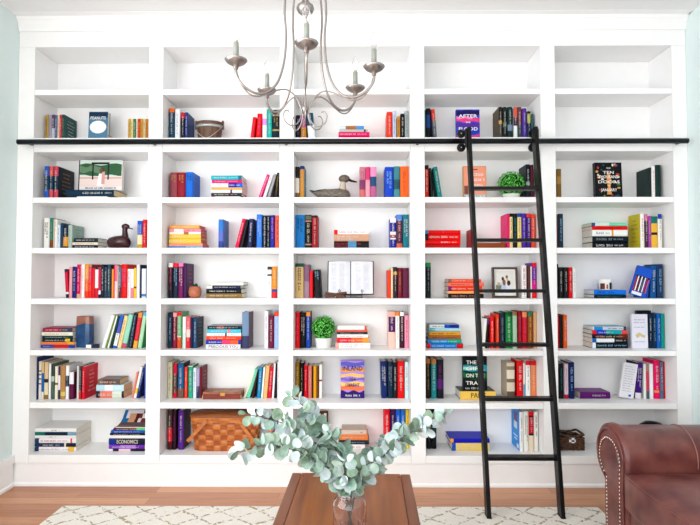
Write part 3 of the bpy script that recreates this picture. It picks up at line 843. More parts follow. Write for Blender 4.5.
cell(6, 3, 3.51, .15, '''
T; 429.5 459 324.6; e9eef0:.5,2a5cc8:.7,1a2a9c; white and blue; t=k cc=a9b4bc
T; 429.3 459.4 328; 6cc0d4:.2,a8dcea; light blue; t=w
T; 429.3 460.2 331.2; d9a244; gold; t=6a2a1c
T; 429 460.8 335.4; a86a38; brown; t=k
T; 428.3 461.5 339.2; 1c94cc:.6,18a890; blue and teal; t=w
T; 427 463 343.4; e02030:.1,1f84cc:.82,c42430; blue red-tipped; t=w tr=.14,.8
S; 482 484.8 318.6 2.6; f0eee8; white leaning; t=-
S; 485.2 487.4 318 2.6; 241a26:.02,6a3a80:.2,1c181c; purple-tagged black; t=-
S; 490.3 494.4 316.8; e4181c; bright red; t=w
S; 496.2 499.4 314; e04a24; red-orange; t=w
S; 500 505.2 312.8; 1c2a40; navy; t=s
S; 506 512.3 312; 12602c:.1,1a8c4c; green; t=w
S; 513 517.4 312; a07a54:.1,a9cdb0; mint; t=w
S; 518.2 522.2 311.2; 9c1424; crimson; t=p
S; 522.6 527.4 312; ee9a68:.14,cc1c34; peach-topped red; t=p
S; 528 533 312; 3f8060:.12,9a5c20; green-topped brown; t=e9c890
S; 533.8 537.4 312; d8ac84; tan; t=-
''')
cell(7, 3, 3.53, .14, '''
S; 426.2 430.5 358.8; c98448:.12,3a2a28; orange-topped brown; t=g hard=1
S; 431.4 436.6 358.8; cf8a50:.12,2f9aa0; orange-topped teal; t=w hard=1
S; 437.2 443.8 359.4; 1b1c30:.5,5a2a78:.75,1b1c30; navy; t=m hard=1
T; 460 495.6 391.3; eec868; yellow; t=5a3c18 txt=PARIS tr=.3,.72 hard=1 cc=4c5a54 Z=3.495 d=.17
S; 507 515 362.6; d9cfba:.1,9a8a74:.2,e4dccc:.45,8c7a66:.55,ddd2c0:.8,6a5a4c; beige photographic; t=- cc=bcae98
S; 517.2 523.4 360.6; df1820; red; t=w hard=1 cc=e01c24
S; 523.6 525.3 363; eceef0:.6,58b4d8; white and blue; t=-
S; 526 530.8 360.6; d81c3c:.12,f3f1ee; red-topped white; t=s hard=1
S; 531.4 538 360.6; d41c38:.12,e8905c; red-topped orange; t=w hard=1
''')
cell(8, 3, 3.54, .13, '''
S; 426.6 431.3 409; 8a6048:.14,1a1c20; brown-topped black; t=s hard=1
S; 431.6 436.6 409; 15181c; plain black; t=t hard=1
T; 450 489.5 438.6; e0a040:.09,1420b8; blue; t=- hard=1 cc=1420c0 Z=3.495 d=.17
T; 452 489 443; 1c5ab0:.1,ecd07c; yellow; t=w hard=1 cc=1a2850 Z=3.495 d=.17
S; 519.8 523.6 411.8; f0f0ee; blue-covered white; t=s hard=1 cc=2a98e0 Z=3.49 d=.18
S; 523.9 529 411.4; efece4; white floral; t=k tr=.1,.9 hard=1 Z=3.49
S; 529.3 534 411.5; e02430:.1,28181c:.14,c83040:.55,28181c:.6,e9dcc4; red and cream; t=w tr=.15,.52 hard=1 Z=3.49
S; 534.4 538.6 411.5; eceae4; white black-lettered; t=k tr=.1,.6 hard=1 Z=3.49
''')
# ---- rightmost bay
cell(3, 4, 3.50, .15, '''
S; 557 561.6 169; 8a6a34:.25,b28a4c:.5,8a6a34; tan; t=-
S; 649.6 651.8 167.6; 1a3634; dark green; t=- cc=1c3836 d=.16
S; 651.9 655.5 166; f0eeec; white; t=p
S; 656 661.4 165; 173c38; tall dark green; t=-
''')
cell(4, 4, 3.50, .155, '''
S; 557 558.4 214.4; 6a4432; thin brown; t=-
S; 558.6 563.5 213.8; 153a52; navy; t=l
T; 591.4 626.4 222.6; 1e6094:.1,dfece6:.5,7cd8b8; mint; t=w
T; 592 627.2 226; e0161c; red; t=7a1018
T; 592 627.2 229.8; eff2ee:.55,e8a030:.6,eff2ee; white; t=s tr=.1,.5
T; 592.3 628 236.2; 10202a; blue-black; t=s
T; 592.3 628 242.2; 0e1216; black; t=d8dcdc
S; 640.6 644.7 213.6; f2eeea; yellow-covered white; t=r cc=d2c43c d=.15 ct=8a7f2c side=l
S; 645 648.3 214; d88aa8:.2,54364c; pink over plum; t=w
S; 648.7 651.4 216; b04fb0; orchid; t=w
S; 651.7 658 216.4; 1f7c74:.22,e9bc50:.5,34302c:.58,e9bc50; teal over yellow; t=-
S; 658.3 662.4 214; 2450b0:.14,f0eee8; blue-topped white; t=t
''')
cell(5, 4, 3.50, .155, '''
S; 557.4 558.8 264; 14181a; tall thin black; t=-
S; 559 563.5 267.2; 1b1e24; black; t=w
S; 563.9 568.6 267.2; 241e28; black; t=w
S; 569 572.6 267.2; dc1c28; red; t=w
S; 573.1 576.2 267.8; eef0f0; white; t=s
T; 594 626 290; 1f7ee0; bright blue; t=n tr=.1,.6
T; 594 626 294.6; 10282e; blackish teal; t=t
S; 645.8 648 267.4 2.8; 1d5ec0; blue; t=-
S; 650.3 656.2 265.6 1; 16609c; teal blue; t=w
S; 657.6 663.4 264.2; 123f6c; deep blue; t=l
''')
cell(6, 4, 3.52, .14, '''
S; 557.6 559.6 315.4; c0282c; thin red; t=-
S; 559.8 563.2 315.4; 16161a; black; t=-
S; 563.5 567.5 315; ea6a28; orange; t=w
T; 592.5 626 326.6; eef0f2:.04,2f9ad8:.3,cfd8e8:.92,3a4470; silver blue; t=k tr=.45,.9 d=.145 cc=9fc4d4
T; 592 627 330.2; e02c44:.12,2a50d0:.4,1caeb4:.84,e85a54; multicoloured; t=w tr=.18,.6
T; 592 627.8 334.4; 1c1c2c:.14,5a2018:.28,1a1214:.74,7c2c20; black and rust; t=e8c8a8
T; 592 627.6 338.4; 2070b8:.12,eceff4:.62,2a2a2c; white and black; t=w tr=.66,.92
T; 592 627.8 342.4; e6eef2:.1,101a28; black white-tipped; t=l tr=.14,.95
S; 648.8 652.8 313.8; 14304c; dark blue; t=w d=.07
S; 653.2 656.8 313.8; 123c60; navy blue; t=l d=.07
S; 657.2 661.2 313.8; 1a6cbc; cobalt; t=w
S; 661.5 665 313.8; 1a9a90; teal; t=-
''')
cell(7, 4, 3.53, .14, '''
S; 559.4 563.9 363.4; 1c1c22:.9,2a2a30; black; t=t hard=1
S; 564.4 568.7 363.8; ead0da:.88,c03050; pale pink; t=s
S; 569 574.8 362.4; 1c2c68; navy; t=l hard=1
T; 580 610 392; 6a2478; purple; t=w tr=.4,.85 hard=1 cc=7c3c88
S; 635.2 641.4 362.6 2.2; 4c1c86:.84,e9e4ee; purple; t=w hard=1 cc=2a1248
S; 644 646.6 364; f0f0ea; narrow white; t=-
S; 646.8 649.6 364.4; b09484:.2,d84a6c:.72,c8606c:.78,44707c; coral floral; t=-
S; 650 653.8 364; f1f1f3; blank white; t=-
S; 654.5 660 360.4; ea2070:.78,f0a060:.84,ea2070; bright pink; t=w hard=1
S; 660.4 664 362; 6c7896; slate; t=w
S; 664.4 669.3 361.6; e0261c; red; t=e8b060 hard=1
S; 669.5 671.2 361; f0ece4:.3,e0a83c:.5,f0ece4; white yellow-tagged; t=-
''')
# ================================================================== books facing the room
WHT, BLK = 'f4f2ee', '14141a'
def ctext(root, s, col, size, x, z, maxw=None, y=-.0030, name='title_lettering'):
    return textmesh(s, root, mat(col, .4), size, (x, y, z), maxw=maxw, name=name)
# slate-blue boxed cartoon collection (the cartoon left out)
r, w, h = facing(2, 0, 88, 107, 111.6, .035, '5d88a4', 'slate blue hardback with white oval, cover out, second shelf down, leftmost bay', Z=3.495, back=3)
patch(r, 'cover_print', [('1c3c58', rect(.001, h * .8, w - .001, h - .001)), ('f1f1f0', ell(w * .5, h * .48, w * .44, h * .22))])
ctext(r, 'PEANUTS', WHT, h * .14, w / 2, h * .78, w * .8)
o = thing('book', 'small brown book leaning flat against slate blue hardback, second shelf down, leftmost bay', 'book', (at(117.2, 137, 3.52).x - .006, 3.52, ROWZ[1][1] + .001), (0, R(-52), 0), 'books on the second shelf down of the leftmost bay')
make_book(o, .006, .088, .1, 'a98c84', None)
# album on the dark flat book
Z = 3.47
cell(3, 0, 3.47, .2, '''
T; 66 114 189.7; 123c54; dark teal; t=w tr=.35,.95 pg=y cc=123c54 Z=3.465
T; 77 107 196.3; eef0f0; thin white; t=- Z=3.465
''')
zb = at(90, 189.7, 3.47).z
r, w, h = facing(3, 0, 78.5, 121.5, 160.2, .03, 'e9e6e6', 'white photo album showing couple on sand, propped on dark flat book', Z=3.50, back=3, zbase=zb, name='photo_album', cat='album')
patch(r, 'cover_photo', [('cfe0d8', rect(.004, h * .12, w - .004, h - .004)), ('3f6b4a', wavy(.004, w - .004, h * .48, h * .86, h * .04)), ('6f8f72', wavy(.004, w * .5, h * .6, h * .8, h * .04, ph=2)),
  ('e9d8d4', rect(.004, h * .12, w - .004, h * .47)), ('d0b4a8', rect(.004, h * .38, w - .004, h * .43)),
  ('2e3238', rect(w * .28, h * .86, w * .7, h * .93)), ('2e3238', rect(w * .3, h * .35, w * .335, h * .88)), ('2e3238', rect(w * .66, h * .35, w * .695, h * .88)),
  ('f6f0f0', [(w * .42, h * .14), (w * .56, h * .14), (w * .53, h * .55), (w * .46, h * .55)]), ('d8a8a0', [(w * .52, h * .2), (w * .6, h * .2), (w * .6, h * .62), (w * .53, h * .6)]), ('7a5c50', ell(w * .5, h * .66, w * .035, h * .06)), ('6a4c44', ell(w * .565, h * .7, w * .035, h * .06))], label='printed photo of couple under arch')
bm = bmesh.new(); rnd = random.Random(5); glyph_run(bm, w * .15, w * .85, h * .07, h * .06, rnd, lambda u, v: (u, -.0008, v)); obj('cover_lettering', bm, mat('55504c'), r, recalc=False)
bm = bmesh.new(); box(bm, (-.004, -.001, 0), (.003, .031, h)); obj('spine_strip', bm, mat('1c2c3c', .4), r)
# INLAND
r, w, h = facing(7, 2, 340.6, 364.4, 360.6, .03, '7a5cb4', 'paperback with purple and orange cloud cover, alone facing out, seventh shelf down', Z=3.53, back=2)
def sk(a, b, c, ph, fr=1.2, am=.02): return (c, wavy(.001, w - .001, h * a, h * b, h * am, 10, ph, fr))
patch(r, 'cover_print', [('b79ae0', rect(.001, .001, w - .001, h - .001)), sk(.84, .95, '6f6cc8', 0), sk(.7, .78, 'f0a45c', 2), sk(.56, .64, 'f4c878', 4), sk(.46, .52, '8a74c8', 1), sk(.34, .42, 'f6d080', 3), sk(.2, .32, 'f0845c', 5), ('3c1f78', wavy(.001, w - .001, h * .03, h * .18, h * .03, 12, 1, 2)), ('3c1f78', rect(.001, .001, w - .001, h * .1))])
ctext(r, 'INLAND', '2a1c34', h * .17, w / 2, h * .78, w * .84); ctext(r, 'TÉA', '2a1c34', h * .11, w / 2, h * .49, w * .3); ctext(r, 'OBREHT', '2a1c34', h * .12, w / 2, h * .34, w * .6)
bm = bmesh.new(); glyph_run(bm, w * .2, w * .8, h * .07, h * .05, rnd, lambda u, v: (u, -.0030, v)); obj('small_lettering', bm, mat(WHT), r, recalc=False)
# THE GIRL ON THE TRAIN on the flat yellow book
zb = at(478, 391.3, 3.495).z
r, w, h = facing(7, 3, 463.2, 487.4, 356.6, .032, '16242c', 'dark thriller with blue-green streaks facing out, standing on flat yellow book behind ladder', Z=3.52, back=1, zbase=zb)
patch(r, 'cover_print', [('10181c', rect(.001, .001, w - .001, h - .001)), ('2f9aa8', wavy(.001, w - .001, h * .56, h * .74, h * .015)), ('9fdccf', wavy(.001, w * .5, h * .6, h * .68, h * .015)), ('24704a', wavy(.001, w - .001, h * .38, h * .52, h * .012, ph=2)), ('1c4a30', wavy(w * .3, w - .001, h * .3, h * .36, h * .012))])
for s, z in (('THE', .82), ('GIRL', .64), ('ON THE', .43), ('TRAIN', .21)): ctext(r, s, WHT, h * .15, w * (.35 if s == 'THE' else .5), h * z, w * (.42 if s == 'THE' else .76))
bm = bmesh.new(); glyph_run(bm, w * .1, w * .9, h * .06, h * .06, rnd, lambda u, v: (u, -.0018, v)); obj('small_lettering', bm, mat('d8d8d4'), r, recalc=False)
# AFTER THE FLOOD
r, w, h = facing(2, 3, 456.5, 480, 109.2, .03, '3a4cc0', 'blue and pink sky-covered book facing out, directly above ladder top, second shelf down', Z=3.50, back=3)
patch(r, 'cover_print', [('3c54c8', rect(.001, .001, w - .001, h - .001)), ('e0508c', wavy(.001, w - .001, h * .6, h * .72, h * .03)), ('f08cb0', wavy(.001, w * .7, h * .7, h * .76, h * .02, ph=2)), ('5a3ca0', wavy(.001, w - .001, h * .4, h * .56, h * .03, ph=1)), ('2a1c60', wavy(.001, w - .001, h * .82, h * .97, h * .015, ph=3)), ('d84a90', wavy(.001, w - .001, h * .1, h * .2, h * .03, ph=4)), ('2848b0', wavy(.001, w - .001, h * .22, h * .34, h * .03, ph=4))])
for s, z in (('AFTER', .78), ('THE', .58), ('FLOOD', .37)): ctext(r, s, WHT, h * (.15 if s != 'THE' else .07), w / 2, h * z, w * (.8 if s != 'THE' else .2))
# THE TEN THOUSAND DOORS OF JANUARY
r, w, h = facing(3, 4, 595.9, 622.8, 162.4, .034, '1c2024', 'black flower-bordered book facing out alone mid-shelf, third shelf down, rightmost bay', Z=3.50, back=3)
pol = [('16181c', rect(.001, .001, w - .001, h - .001))]
rf = random.Random(3)
for k in range(46):
    ex = rf.random(); ez = rf.random()
    if .25 < ex < .75 and .15 < ez < .85: continue
    pol.append((rf.choice(['c0503c', 'd8a860', 'e4dccc', '3f7a5c', '2a5c74', 'a83a5c', '6f9a50']), ell(w * (.06 + ex * .88), h * (.05 + ez * .9), w * rf.uniform(.03, .065), h * rf.uniform(.02, .045), 7)))
pol.append(('dda25c', [(w * .42, h * .12), (w * .6, h * .12), (w * .56, h * .34), (w * .6, h * .5), (w * .55, h * .7), (w * .45, h * .7), (w * .42, h * .5), (w * .46, h * .34)]))
bm = bmesh.new(); mats = []
for k, (c, pts) in enumerate(pol):
    m = mat(c, .4)
    if m not in mats: mats.append(m)
    f = bm.faces.new([bm.verts.new((x, -.0006 - .00002 * k, z)) for x, z in pts]); f.material_index = mats.index(m)
obj('cover_print', bm, mats, r, recalc=False)
for s, z, ww in (('THE', .84, .16), ('TEN', .72, .4), ('THOUSAND', .6, .76), ('DOORS', .46, .8), ('OF', .36, .1), ('JANUARY', .24, .6)): ctext(r, s, WHT, h * (.11 if ww > .2 else .05), w / 2, h * z, w * ww, y=-.0022)
# peach book behind the ladder
r, w, h = facing(3, 3, 463.8, 486.6, 166, .036, 'd8a06c', 'peach-covered book facing out behind left ladder rail, third shelf down', Z=3.50, back=2)
patch(r, 'cover_print', [('efa48c', rect(.004, .001, w - .004, h - .005)), ('b9c4c4', rect(.004, .001, w - .004, h * .14)), ('8a5a50', rect(.004, h * .14, w * .2, h * .4)), ('8a4a44', rect(w * .4, h * .88, w * .62, h * .91))])
bm = bmesh.new()
for z in (.74, .58, .42, .28): glyph_run(bm, w * (.3 + z * .1), w * .86, h * z, h * .08, rnd, lambda u, v: (u, -.0012, v))
glyph_run(bm, w * .1, w * .9, h * .07, h * .08, rnd, lambda u, v: (u, -.0012, v)); obj('title_lettering', bm, mat('fbf0ec'), r, recalc=False)
# striped blue cover leaning, fifth shelf
r, w, h = facing(5, 4, 628.6, 645.2, 265.2, .02, '1f5ccc', 'blue book with coloured stripes facing out, leaning right, fifth shelf down, rightmost bay', Z=3.475, lean=10.2, back=0)
patch(r, 'cover_print', [('2a62c8', rect(.001, .001, w - .001, h - .001)), ('1c2440', rect(w * .06, h * .14, w * .94, h * .68))] + [(c_, rect(w * (.08 + .11 * k_), h * .15, w * (.15 + .11 * k_), h * z_)) for k_, (c_, z_) in enumerate((('c03040', .62), ('eef0f2', .66), ('7a3040', .6), ('eef0f2', .67), ('5a6a90', .58), ('e8e4ee', .66), ('a03c90', .67), ('d06a90', .62)))] + [('e8ecf0', rect(w * .06, .004, w * .7, h * .12))])
# lavender white cover, sixth shelf, with tall black book behind
r, w, h = facing(6, 4, 632.4, 648.2, 314.4, .02, 'e6e6f2', 'lavender-white gold-marked cover facing out, in front of tall black book, rightmost bay', Z=3.50, back=1)
patch(r, 'cover_print', [('e9e8f4', rect(.001, .001, w - .001, h - .001)), ('d8c89c', [(w * .2, h * .4), (w * .45, h * .47), (w * .85, h * .38), (w * .8, h * .3), (w * .5, h * .36), (w * .3, h * .3)])])
bm = bmesh.new()
for z in (.84, .76, .62, .2): glyph_run(bm, w * .14, w * .8, h * z, h * .03, rnd, lambda u, v: (u, -.0012, v))
obj('cover_lettering', bm, mat('8a88a4'), r, recalc=False)
r, w, h = facing(6, 4, 637.6, 652, 310.6, .025, '14202a', 'tall black book mostly hidden behind lavender-white cover, sixth shelf down, rightmost bay', Z=3.60, back=1)
# white back cover leaning, seventh shelf
r, w, h = facing(7, 4, 619, 633.4, 362.4, .016, 'ecebf0', 'white back cover with lines of print, leaning right, seventh shelf down, rightmost bay', Z=3.515, lean=6.2, back=2)
bm = bmesh.new()
for k in range(11): glyph_run(bm, w * .12, w * rnd.uniform(.6, .9), h * (.9 - k * .07), h * .022, rnd, lambda u, v: (u, -.0008, v))
obj('printed_lines', bm, mat('8f8f9c'), r, recalc=False); patch(r, 'emblem', [('3f68b8', rect(w * .62, h * .05, w * .8, h * .11))])
# curled magazine on the right stack, bottom left bay
bm = bmesh.new(); zt = at(120, 428, 3.475).z; X0, X1 = at(115.5, 428, 3.475).x, at(145.2, 428, 3.475).x; W = X1 - X0
bmp = bmesh.new(); MM = ['6f5c5c', '2f7ab4', 'd8a884', '5a2a2c', 'e8e4ea', '8a4038']; n = 9
prof = [(0, .006), (.04, .009), (.075, .017), (.105, .036), (.13, .062), (.15, .082)]
def seg(bm, xa, xb, za, zb, mi, dz=.0):
    pass
for i in range(len(prof) - 1):
    (ya, ha), (yb, hb) = prof[i], prof[i + 1]
    for k in range(n):
        xa, xb = X0 + W * k / n, X0 + W * (k + 1) / n
        c = 0
        if i == 4: c = [1, 4, 4, 4, 4, 4, 0, 0, 0][k]
        elif i >= 2: c = [[1, 1, 2, 2, 3, 4, 5, 3, 5], [1, 4, 2, 2, 3, 5, 4, 5, 3]][i - 2][k]
        f = quad(bmp, (xa, 3.478 + ya, zt + ha), (xb, 3.478 + ya, zt + ha), (xb, 3.478 + yb, zt + hb), (xa, 3.478 + yb, zt + hb), c); f.smooth = True
for v in bmp.verts: v.co -= Vector((X0, 3.478, zt))
mg = thing('magazine', 'curled glossy magazine with photo cover, topmost of right stack, bottom leftmost compartment', 'magazine', (X0, 3.478, zt))
obj('cover', bmp, [mat(c, .3) for c in MM], mg, recalc=False)
bm.free(); bm = bmesh.new(); poly = [(a, b - .0006) for a, b in prof] + [(.155, .076), (.137, .05), (.112, .02), (.06, .0003), (0, .0003)]
prism(bm, poly, .001, W - .001); obj('pages', bm, PAGES, mg)

# printed colour bands on the topmost white magazine of the left pile
mr, t_, h_, d_ = ROOTS[(8, 0, 1, 0)]
bm = bmesh.new(); q = t_ + .0006
for c_, (z0, z1, y0, y1, sk_) in enumerate(((.9, .99, .01, .19, .03), (.02, .14, .01, .19, -.03), (.14, .22, .03, .12, -.02))):
    quad(bm, (q, y0, h_ * z0), (q, y0, h_ * z1), (q, y1, h_ * z1), (q, y1, h_ * z0), c_)
obj('cover_print', bm, [mat('b8aac4'), mat('5a6aa8'), mat('c88a94')], mr, recalc=False)

o = next(q for q in COL.objects if q.get('label', '').startswith('blue-covered white'))
bm = bmesh.new(); zz = at(520, 411.8, 3.49).z - ROWZ[7][1]
for c_, (y0, y1, z0, z1) in enumerate(((.05, .12, .5, .92), (.05, .12, .5, .68), (.02, .06, .04, .14), (.04, .13, .3, .34), (.05, .11, .22, .26))):
    quad(bm, (-.0006 - c_ * .0001, y0, zz * z0), (-.0006 - c_ * .0001, y1, zz * z0), (-.0006 - c_ * .0001, y1, zz * z1), (-.0006 - c_ * .0001, y0, zz * z1), c_)
obj('cover_print', bm, [mat('8a6a90'), mat('dce4ec'), mat('e8f2fa'), mat('bfe0f6'), mat('bfe0f6')], o, recalc=False)
# ================================================================== ornaments on the shelves
def sz(row): return ROWZ[row - 1][1] + .0006
def px(w, Z): return w * Z / F
# stave bucket
Z = 3.56; c = at(209.5, 137, Z); b = thing('wooden_bucket', 'brown stave bucket with wire handle and pale hoop, second shelf down, second bay', 'bucket', (c.x, Z, sz(2)))
h = at(210, 119.5, Z - .08).z - sz(2); r0, r1 = px(10.8, Z), px(13, Z)
bm = bmesh.new(); seg = 26; rings = []
for (r_, z) in ((r0, 0), (r1, h), (r1 - .008, h), (r0 - .008, .01)):
    rings.append([bm.verts.new(((r_ + (.0015 if i % 2 else 0)) * math.cos(2 * math.pi * i / seg), .78 * (r_ + (.0015 if i % 2 else 0)) * math.sin(2 * math.pi * i / seg), z)) for i in range(seg)])
for p, q in zip(rings, rings[1:]):
    for i in range(seg): bm.faces.new((p[i], p[(i + 1) % seg], q[(i + 1) % seg], q[i]))
bm.faces.new(rings[0]); bm.faces.new(rings[3]); obj('staves', bm, BARREL, b)
bm = bmesh.new(); lathe(bm, [(r1 * .995 + .002, h * .72), (r1 + .003, h * .72), (r1 + .004, h * .84), (r1 + .001, h * .84)], 32, sy=.78); obj('hoop', bm, mat('b9c2c2', .4, .6), b)
for s in (1, -1):
    bm = bmesh.new(); prism(bm, [(-.012, h * .7), (.012, h * .7), (.012, h + .006), (0, h + .016), (-.012, h + .006)], s * (r1 - .002), s * (r1 + .009)); obj('ear', bm, BARREL, b)
bm = bmesh.new(); tube(bm, [(r1 + .01, 0, h * .9), (r1 * .8, -r1 * .82, h * .45), (0, -r1 * .98, h * .12), (-r1 * .8, -r1 * .84, h * .5), (-r1 - .01, 0, h * .9)], .0018); obj('handle', bm, mat('c8cccc', .3, .9), b)
# duck decoys
def duck(name, lab, row, Z, x0, x1, ytop, mbody, mhead, s2=None):
    c = at((x0 + x1) / 2, ROWY[row - 1][1], Z); L = px(x1 - x0, Z); z0 = sz(row); H = at((x0 + x1) / 2, ytop, Z).z - z0
    t = thing(name, lab, 'duck', (c.x, Z, z0)); return t, L, H
t, L, H = duck('duck_decoy', 'glossy burgundy wooden duck decoy facing right, fourth shelf down, leftmost bay', 4, 3.55, 106.8, 132.8, 223, None, None)
def loft(bm, st, seg=16, mi=0, axis='x'):
    """stations (x, z centre, half width y, half height z)"""
    rings = []
    for x, zc, ry, rz in st:
        rings.append([bm.verts.new((x, ry * math.cos(2 * math.pi * i / seg), zc + rz * math.sin(2 * math.pi * i / seg))) for i in range(seg)])
    for p, q in zip(rings, rings[1:]):
        for i in range(seg):
            f = bm.faces.new((p[i], p[(i + 1) % seg], q[(i + 1) % seg], q[i])); f.smooth = True; f.material_index = mi
    bm.faces.new(rings[0]).material_index = mi; bm.faces.new(rings[-1]).material_index = mi
bm = bmesh.new(); k = L
loft(bm, [(-.5 * k, .24 * H, .004, .004), (-.46 * k, .26 * H, .02, .018), (-.4 * k, .24 * H, .032, .034), (-.28 * k, .25 * H, .042, .04), (-.1 * k, .27 * H, .048, .043), (.1 * k, .28 * H, .048, .044), (.26 * k, .27 * H, .04, .043), (.36 * k, .24 * H, .026, .034), (.42 * k, .24 * H, .006, .012)], 20)
zmin = min(v.co.z for v in bm.verts)
for v in bm.verts: v.co.z = max(v.co.z, .0006)
obj('body', bm, DUCKM, t)
bm = bmesh.new(); tube(bm, [(.2 * k, 0, .38 * H), (.2 * k, 0, .56 * H), (.19 * k, 0, .72 * H), (.21 * k, 0, .84 * H)], lambda s: .026 - .009 * math.sin(s * 2.4), 16); ball(bm, (.215 * k, 0, .86 * H), .022, (1.25, .85, .95)); obj('head', bm, DUCKM, t)
bm = bmesh.new(); loft(bm, [(.30 * k, .83 * H, .01, .007), (.38 * k, .8 * H, .009, .005), (.48 * k, .775 * H, .009, .0035), (.505 * k, .77 * H, .004, .002)], 10); obj('bill', bm, DUCKM, t)
t, L, H = duck('duck_decoy', 'carved grey-brown wooden duck decoy with dark bill facing right, third shelf down, middle bay', 3, 3.56, 309.5, 357, 174, None, None)
k = L; bm = bmesh.new()
loft(bm, [(-.5 * k, .38 * H, .004, .003), (-.42 * k, .3 * H, .012, .009), (-.34 * k, .26 * H, .028, .022), (-.18 * k, .24 * H, .046, .034), (0, .22 * H, .055, .04), (.14 * k, .22 * H, .052, .045), (.25 * k, .2 * H, .04, .043), (.33 * k, .2 * H, .02, .03), (.36 * k, .18 * H, .006, .01)], 20)
for v in bm.verts: v.co.z = max(v.co.z, .0006)
obj('body', bm, DUCKW, t)
bm = bmesh.new(); loft(bm, [(-.49 * k, .39 * H, .006, .003), (-.4 * k, .34 * H, .018, .006), (-.28 * k, .37 * H, .024, .008), (-.15 * k, .42 * H, .015, .004)], 12); obj('tail_feathers', bm, mat('2f3436', .5), t)
bm = bmesh.new(); tube(bm, [(.19 * k, 0, .3 * H), (.2 * k, 0, .5 * H), (.21 * k, 0, .7 * H)], lambda s: .03 - .013 * s, 14); obj('neck', bm, mat('cfc4b6', .5), t)
bm = bmesh.new(); ball(bm, (.232 * k, 0, .82 * H), .032, (1.2, .8, .88)); obj('head', bm, noisy('brown_head', '5c5048', '83766a', (1, 1, 1), 50), t)
bm = bmesh.new(); loft(bm, [(.32 * k, .80 * H, .012, .013), (.38 * k, .745 * H, .011, .009), (.46 * k, .71 * H, .012, .006), (.505 * k, .70 * H, .005, .004)], 10); obj('bill', bm, mat('34322f', .35), t)
for s in (-1, 1):
    bm = bmesh.new(); ball(bm, (.26 * k, s * .0245, .86 * H), .0028, u=8, v=6); obj('eye', bm, mat('0c0c0c', .1), t)
# blue and copper slab vase
Z = 3.56; X0, X1 = at(74.9, 347, Z - .03).x, at(92.4, 347, Z).x; H = at(80, 316, Z).z - sz(6)
t = thing('pottery_vase', 'blue slab pottery vase with copper glazed top beside book stack, sixth shelf down', 'vase', ((X0 + X1) / 2, Z, sz(6)), (0, 0, R(-4)))
W = (X1 - X0) / 2; bm = bmesh.new(); sec = [(-W, -.02), (-W + .012, -.032), (W * .45, -.036), (W - .004, -.028), (W, .02), (W - .01, .032), (-W + .01, .034)]
n = len(sec); zs_ = [0, H * .3, H * .6, H * .74, H * .97, H]; rings = []
for q, z in enumerate(zs_):
    sc = 1 + .05 * math.sin(z / H * 3) - .05 * (z / H)
    rings.append([bm.verts.new((x * sc, y * sc, z + (.010 * math.sin(x * 60) if q == 3 else 0))) for x, y in sec])
for q, (a_, b_) in enumerate(zip(rings, rings[1:])):
    for i in range(n): bm.faces.new((a_[i], a_[(i + 1) % n], b_[(i + 1) % n], b_[i])).material_index = 1 if q >= 3 else 0
inn = [bm.verts.new((v.co.x * .86, v.co.y * .8, H)) for v in rings[-1]]; inb = [bm.verts.new((v.co.x * .8, v.co.y * .7, H * .3)) for v in rings[-1]]
for i in range(n):
    bm.faces.new((rings[-1][i], rings[-1][(i + 1) % n], inn[(i + 1) % n], inn[i])).material_index = 1
    bm.faces.new((inn[i], inn[(i + 1) % n], inb[(i + 1) % n], inb[i])).material_index = 1
bm.faces.new(inb); bm.faces.new(list(reversed(rings[0]))); obj('body', bm, [GLAZEB, GLAZEC], t, bevel=.002)
# small box beside it
Z = 3.49; c = at(86, 347, Z); t = thing('small_box', 'tiny dark box with white end label in front of blue vase, sixth shelf down', 'box', (c.x, Z, sz(6)), (0, 0, R(12)))
bm = bmesh.new(); box(bm, (0, 0, 0), (.078, .03, .026)); obj('body', bm, mat('27304a', .5), t, bevel=.001)
bm = bmesh.new(); box(bm, (.001, -.0008, .002), (.032, -.0002, .024)); o = obj('label_strip', bm, mat(WHT), t)
# succulent in terracotta
Z = 3.52; c = at(195, 298.5, Z); H = at(195, 286.4, Z).z - sz(5); r_ = px(6.4, Z); t = thing('potted_succulent', 'round terracotta pot with dark succulent, beside purple book, fifth shelf down', 'plant', (c.x, Z, sz(5)))
bm = bmesh.new(); lathe(bm, [(r_ * .55, 0), (r_ * .9, H * .2), (r_, H * .5), (r_ * .93, H * .8), (r_ * .75, H), (r_ * .68, H), (r_ * .6, H * .8)], 24); obj('pot', bm, TERRA, t)
bm = bmesh.new(); rs = random.Random(2)
for i in range(26):
    a_ = rs.uniform(0, 6.28); el = rs.uniform(.3, 1.4); L_ = rs.uniform(.018, .03); d_ = Vector((math.cos(a_) * math.cos(el), math.sin(a_) * math.cos(el), math.sin(el)))
    p = Vector((rs.uniform(-.012, .012), rs.uniform(-.012, .012), H * .97)); tube(bm, [p, p + d_ * L_ * .6, p + d_ * L_], lambda s: .006 * (1.05 - s), 6, sm=2)
obj('leaves', bm, mat('2c5540', .4), t)
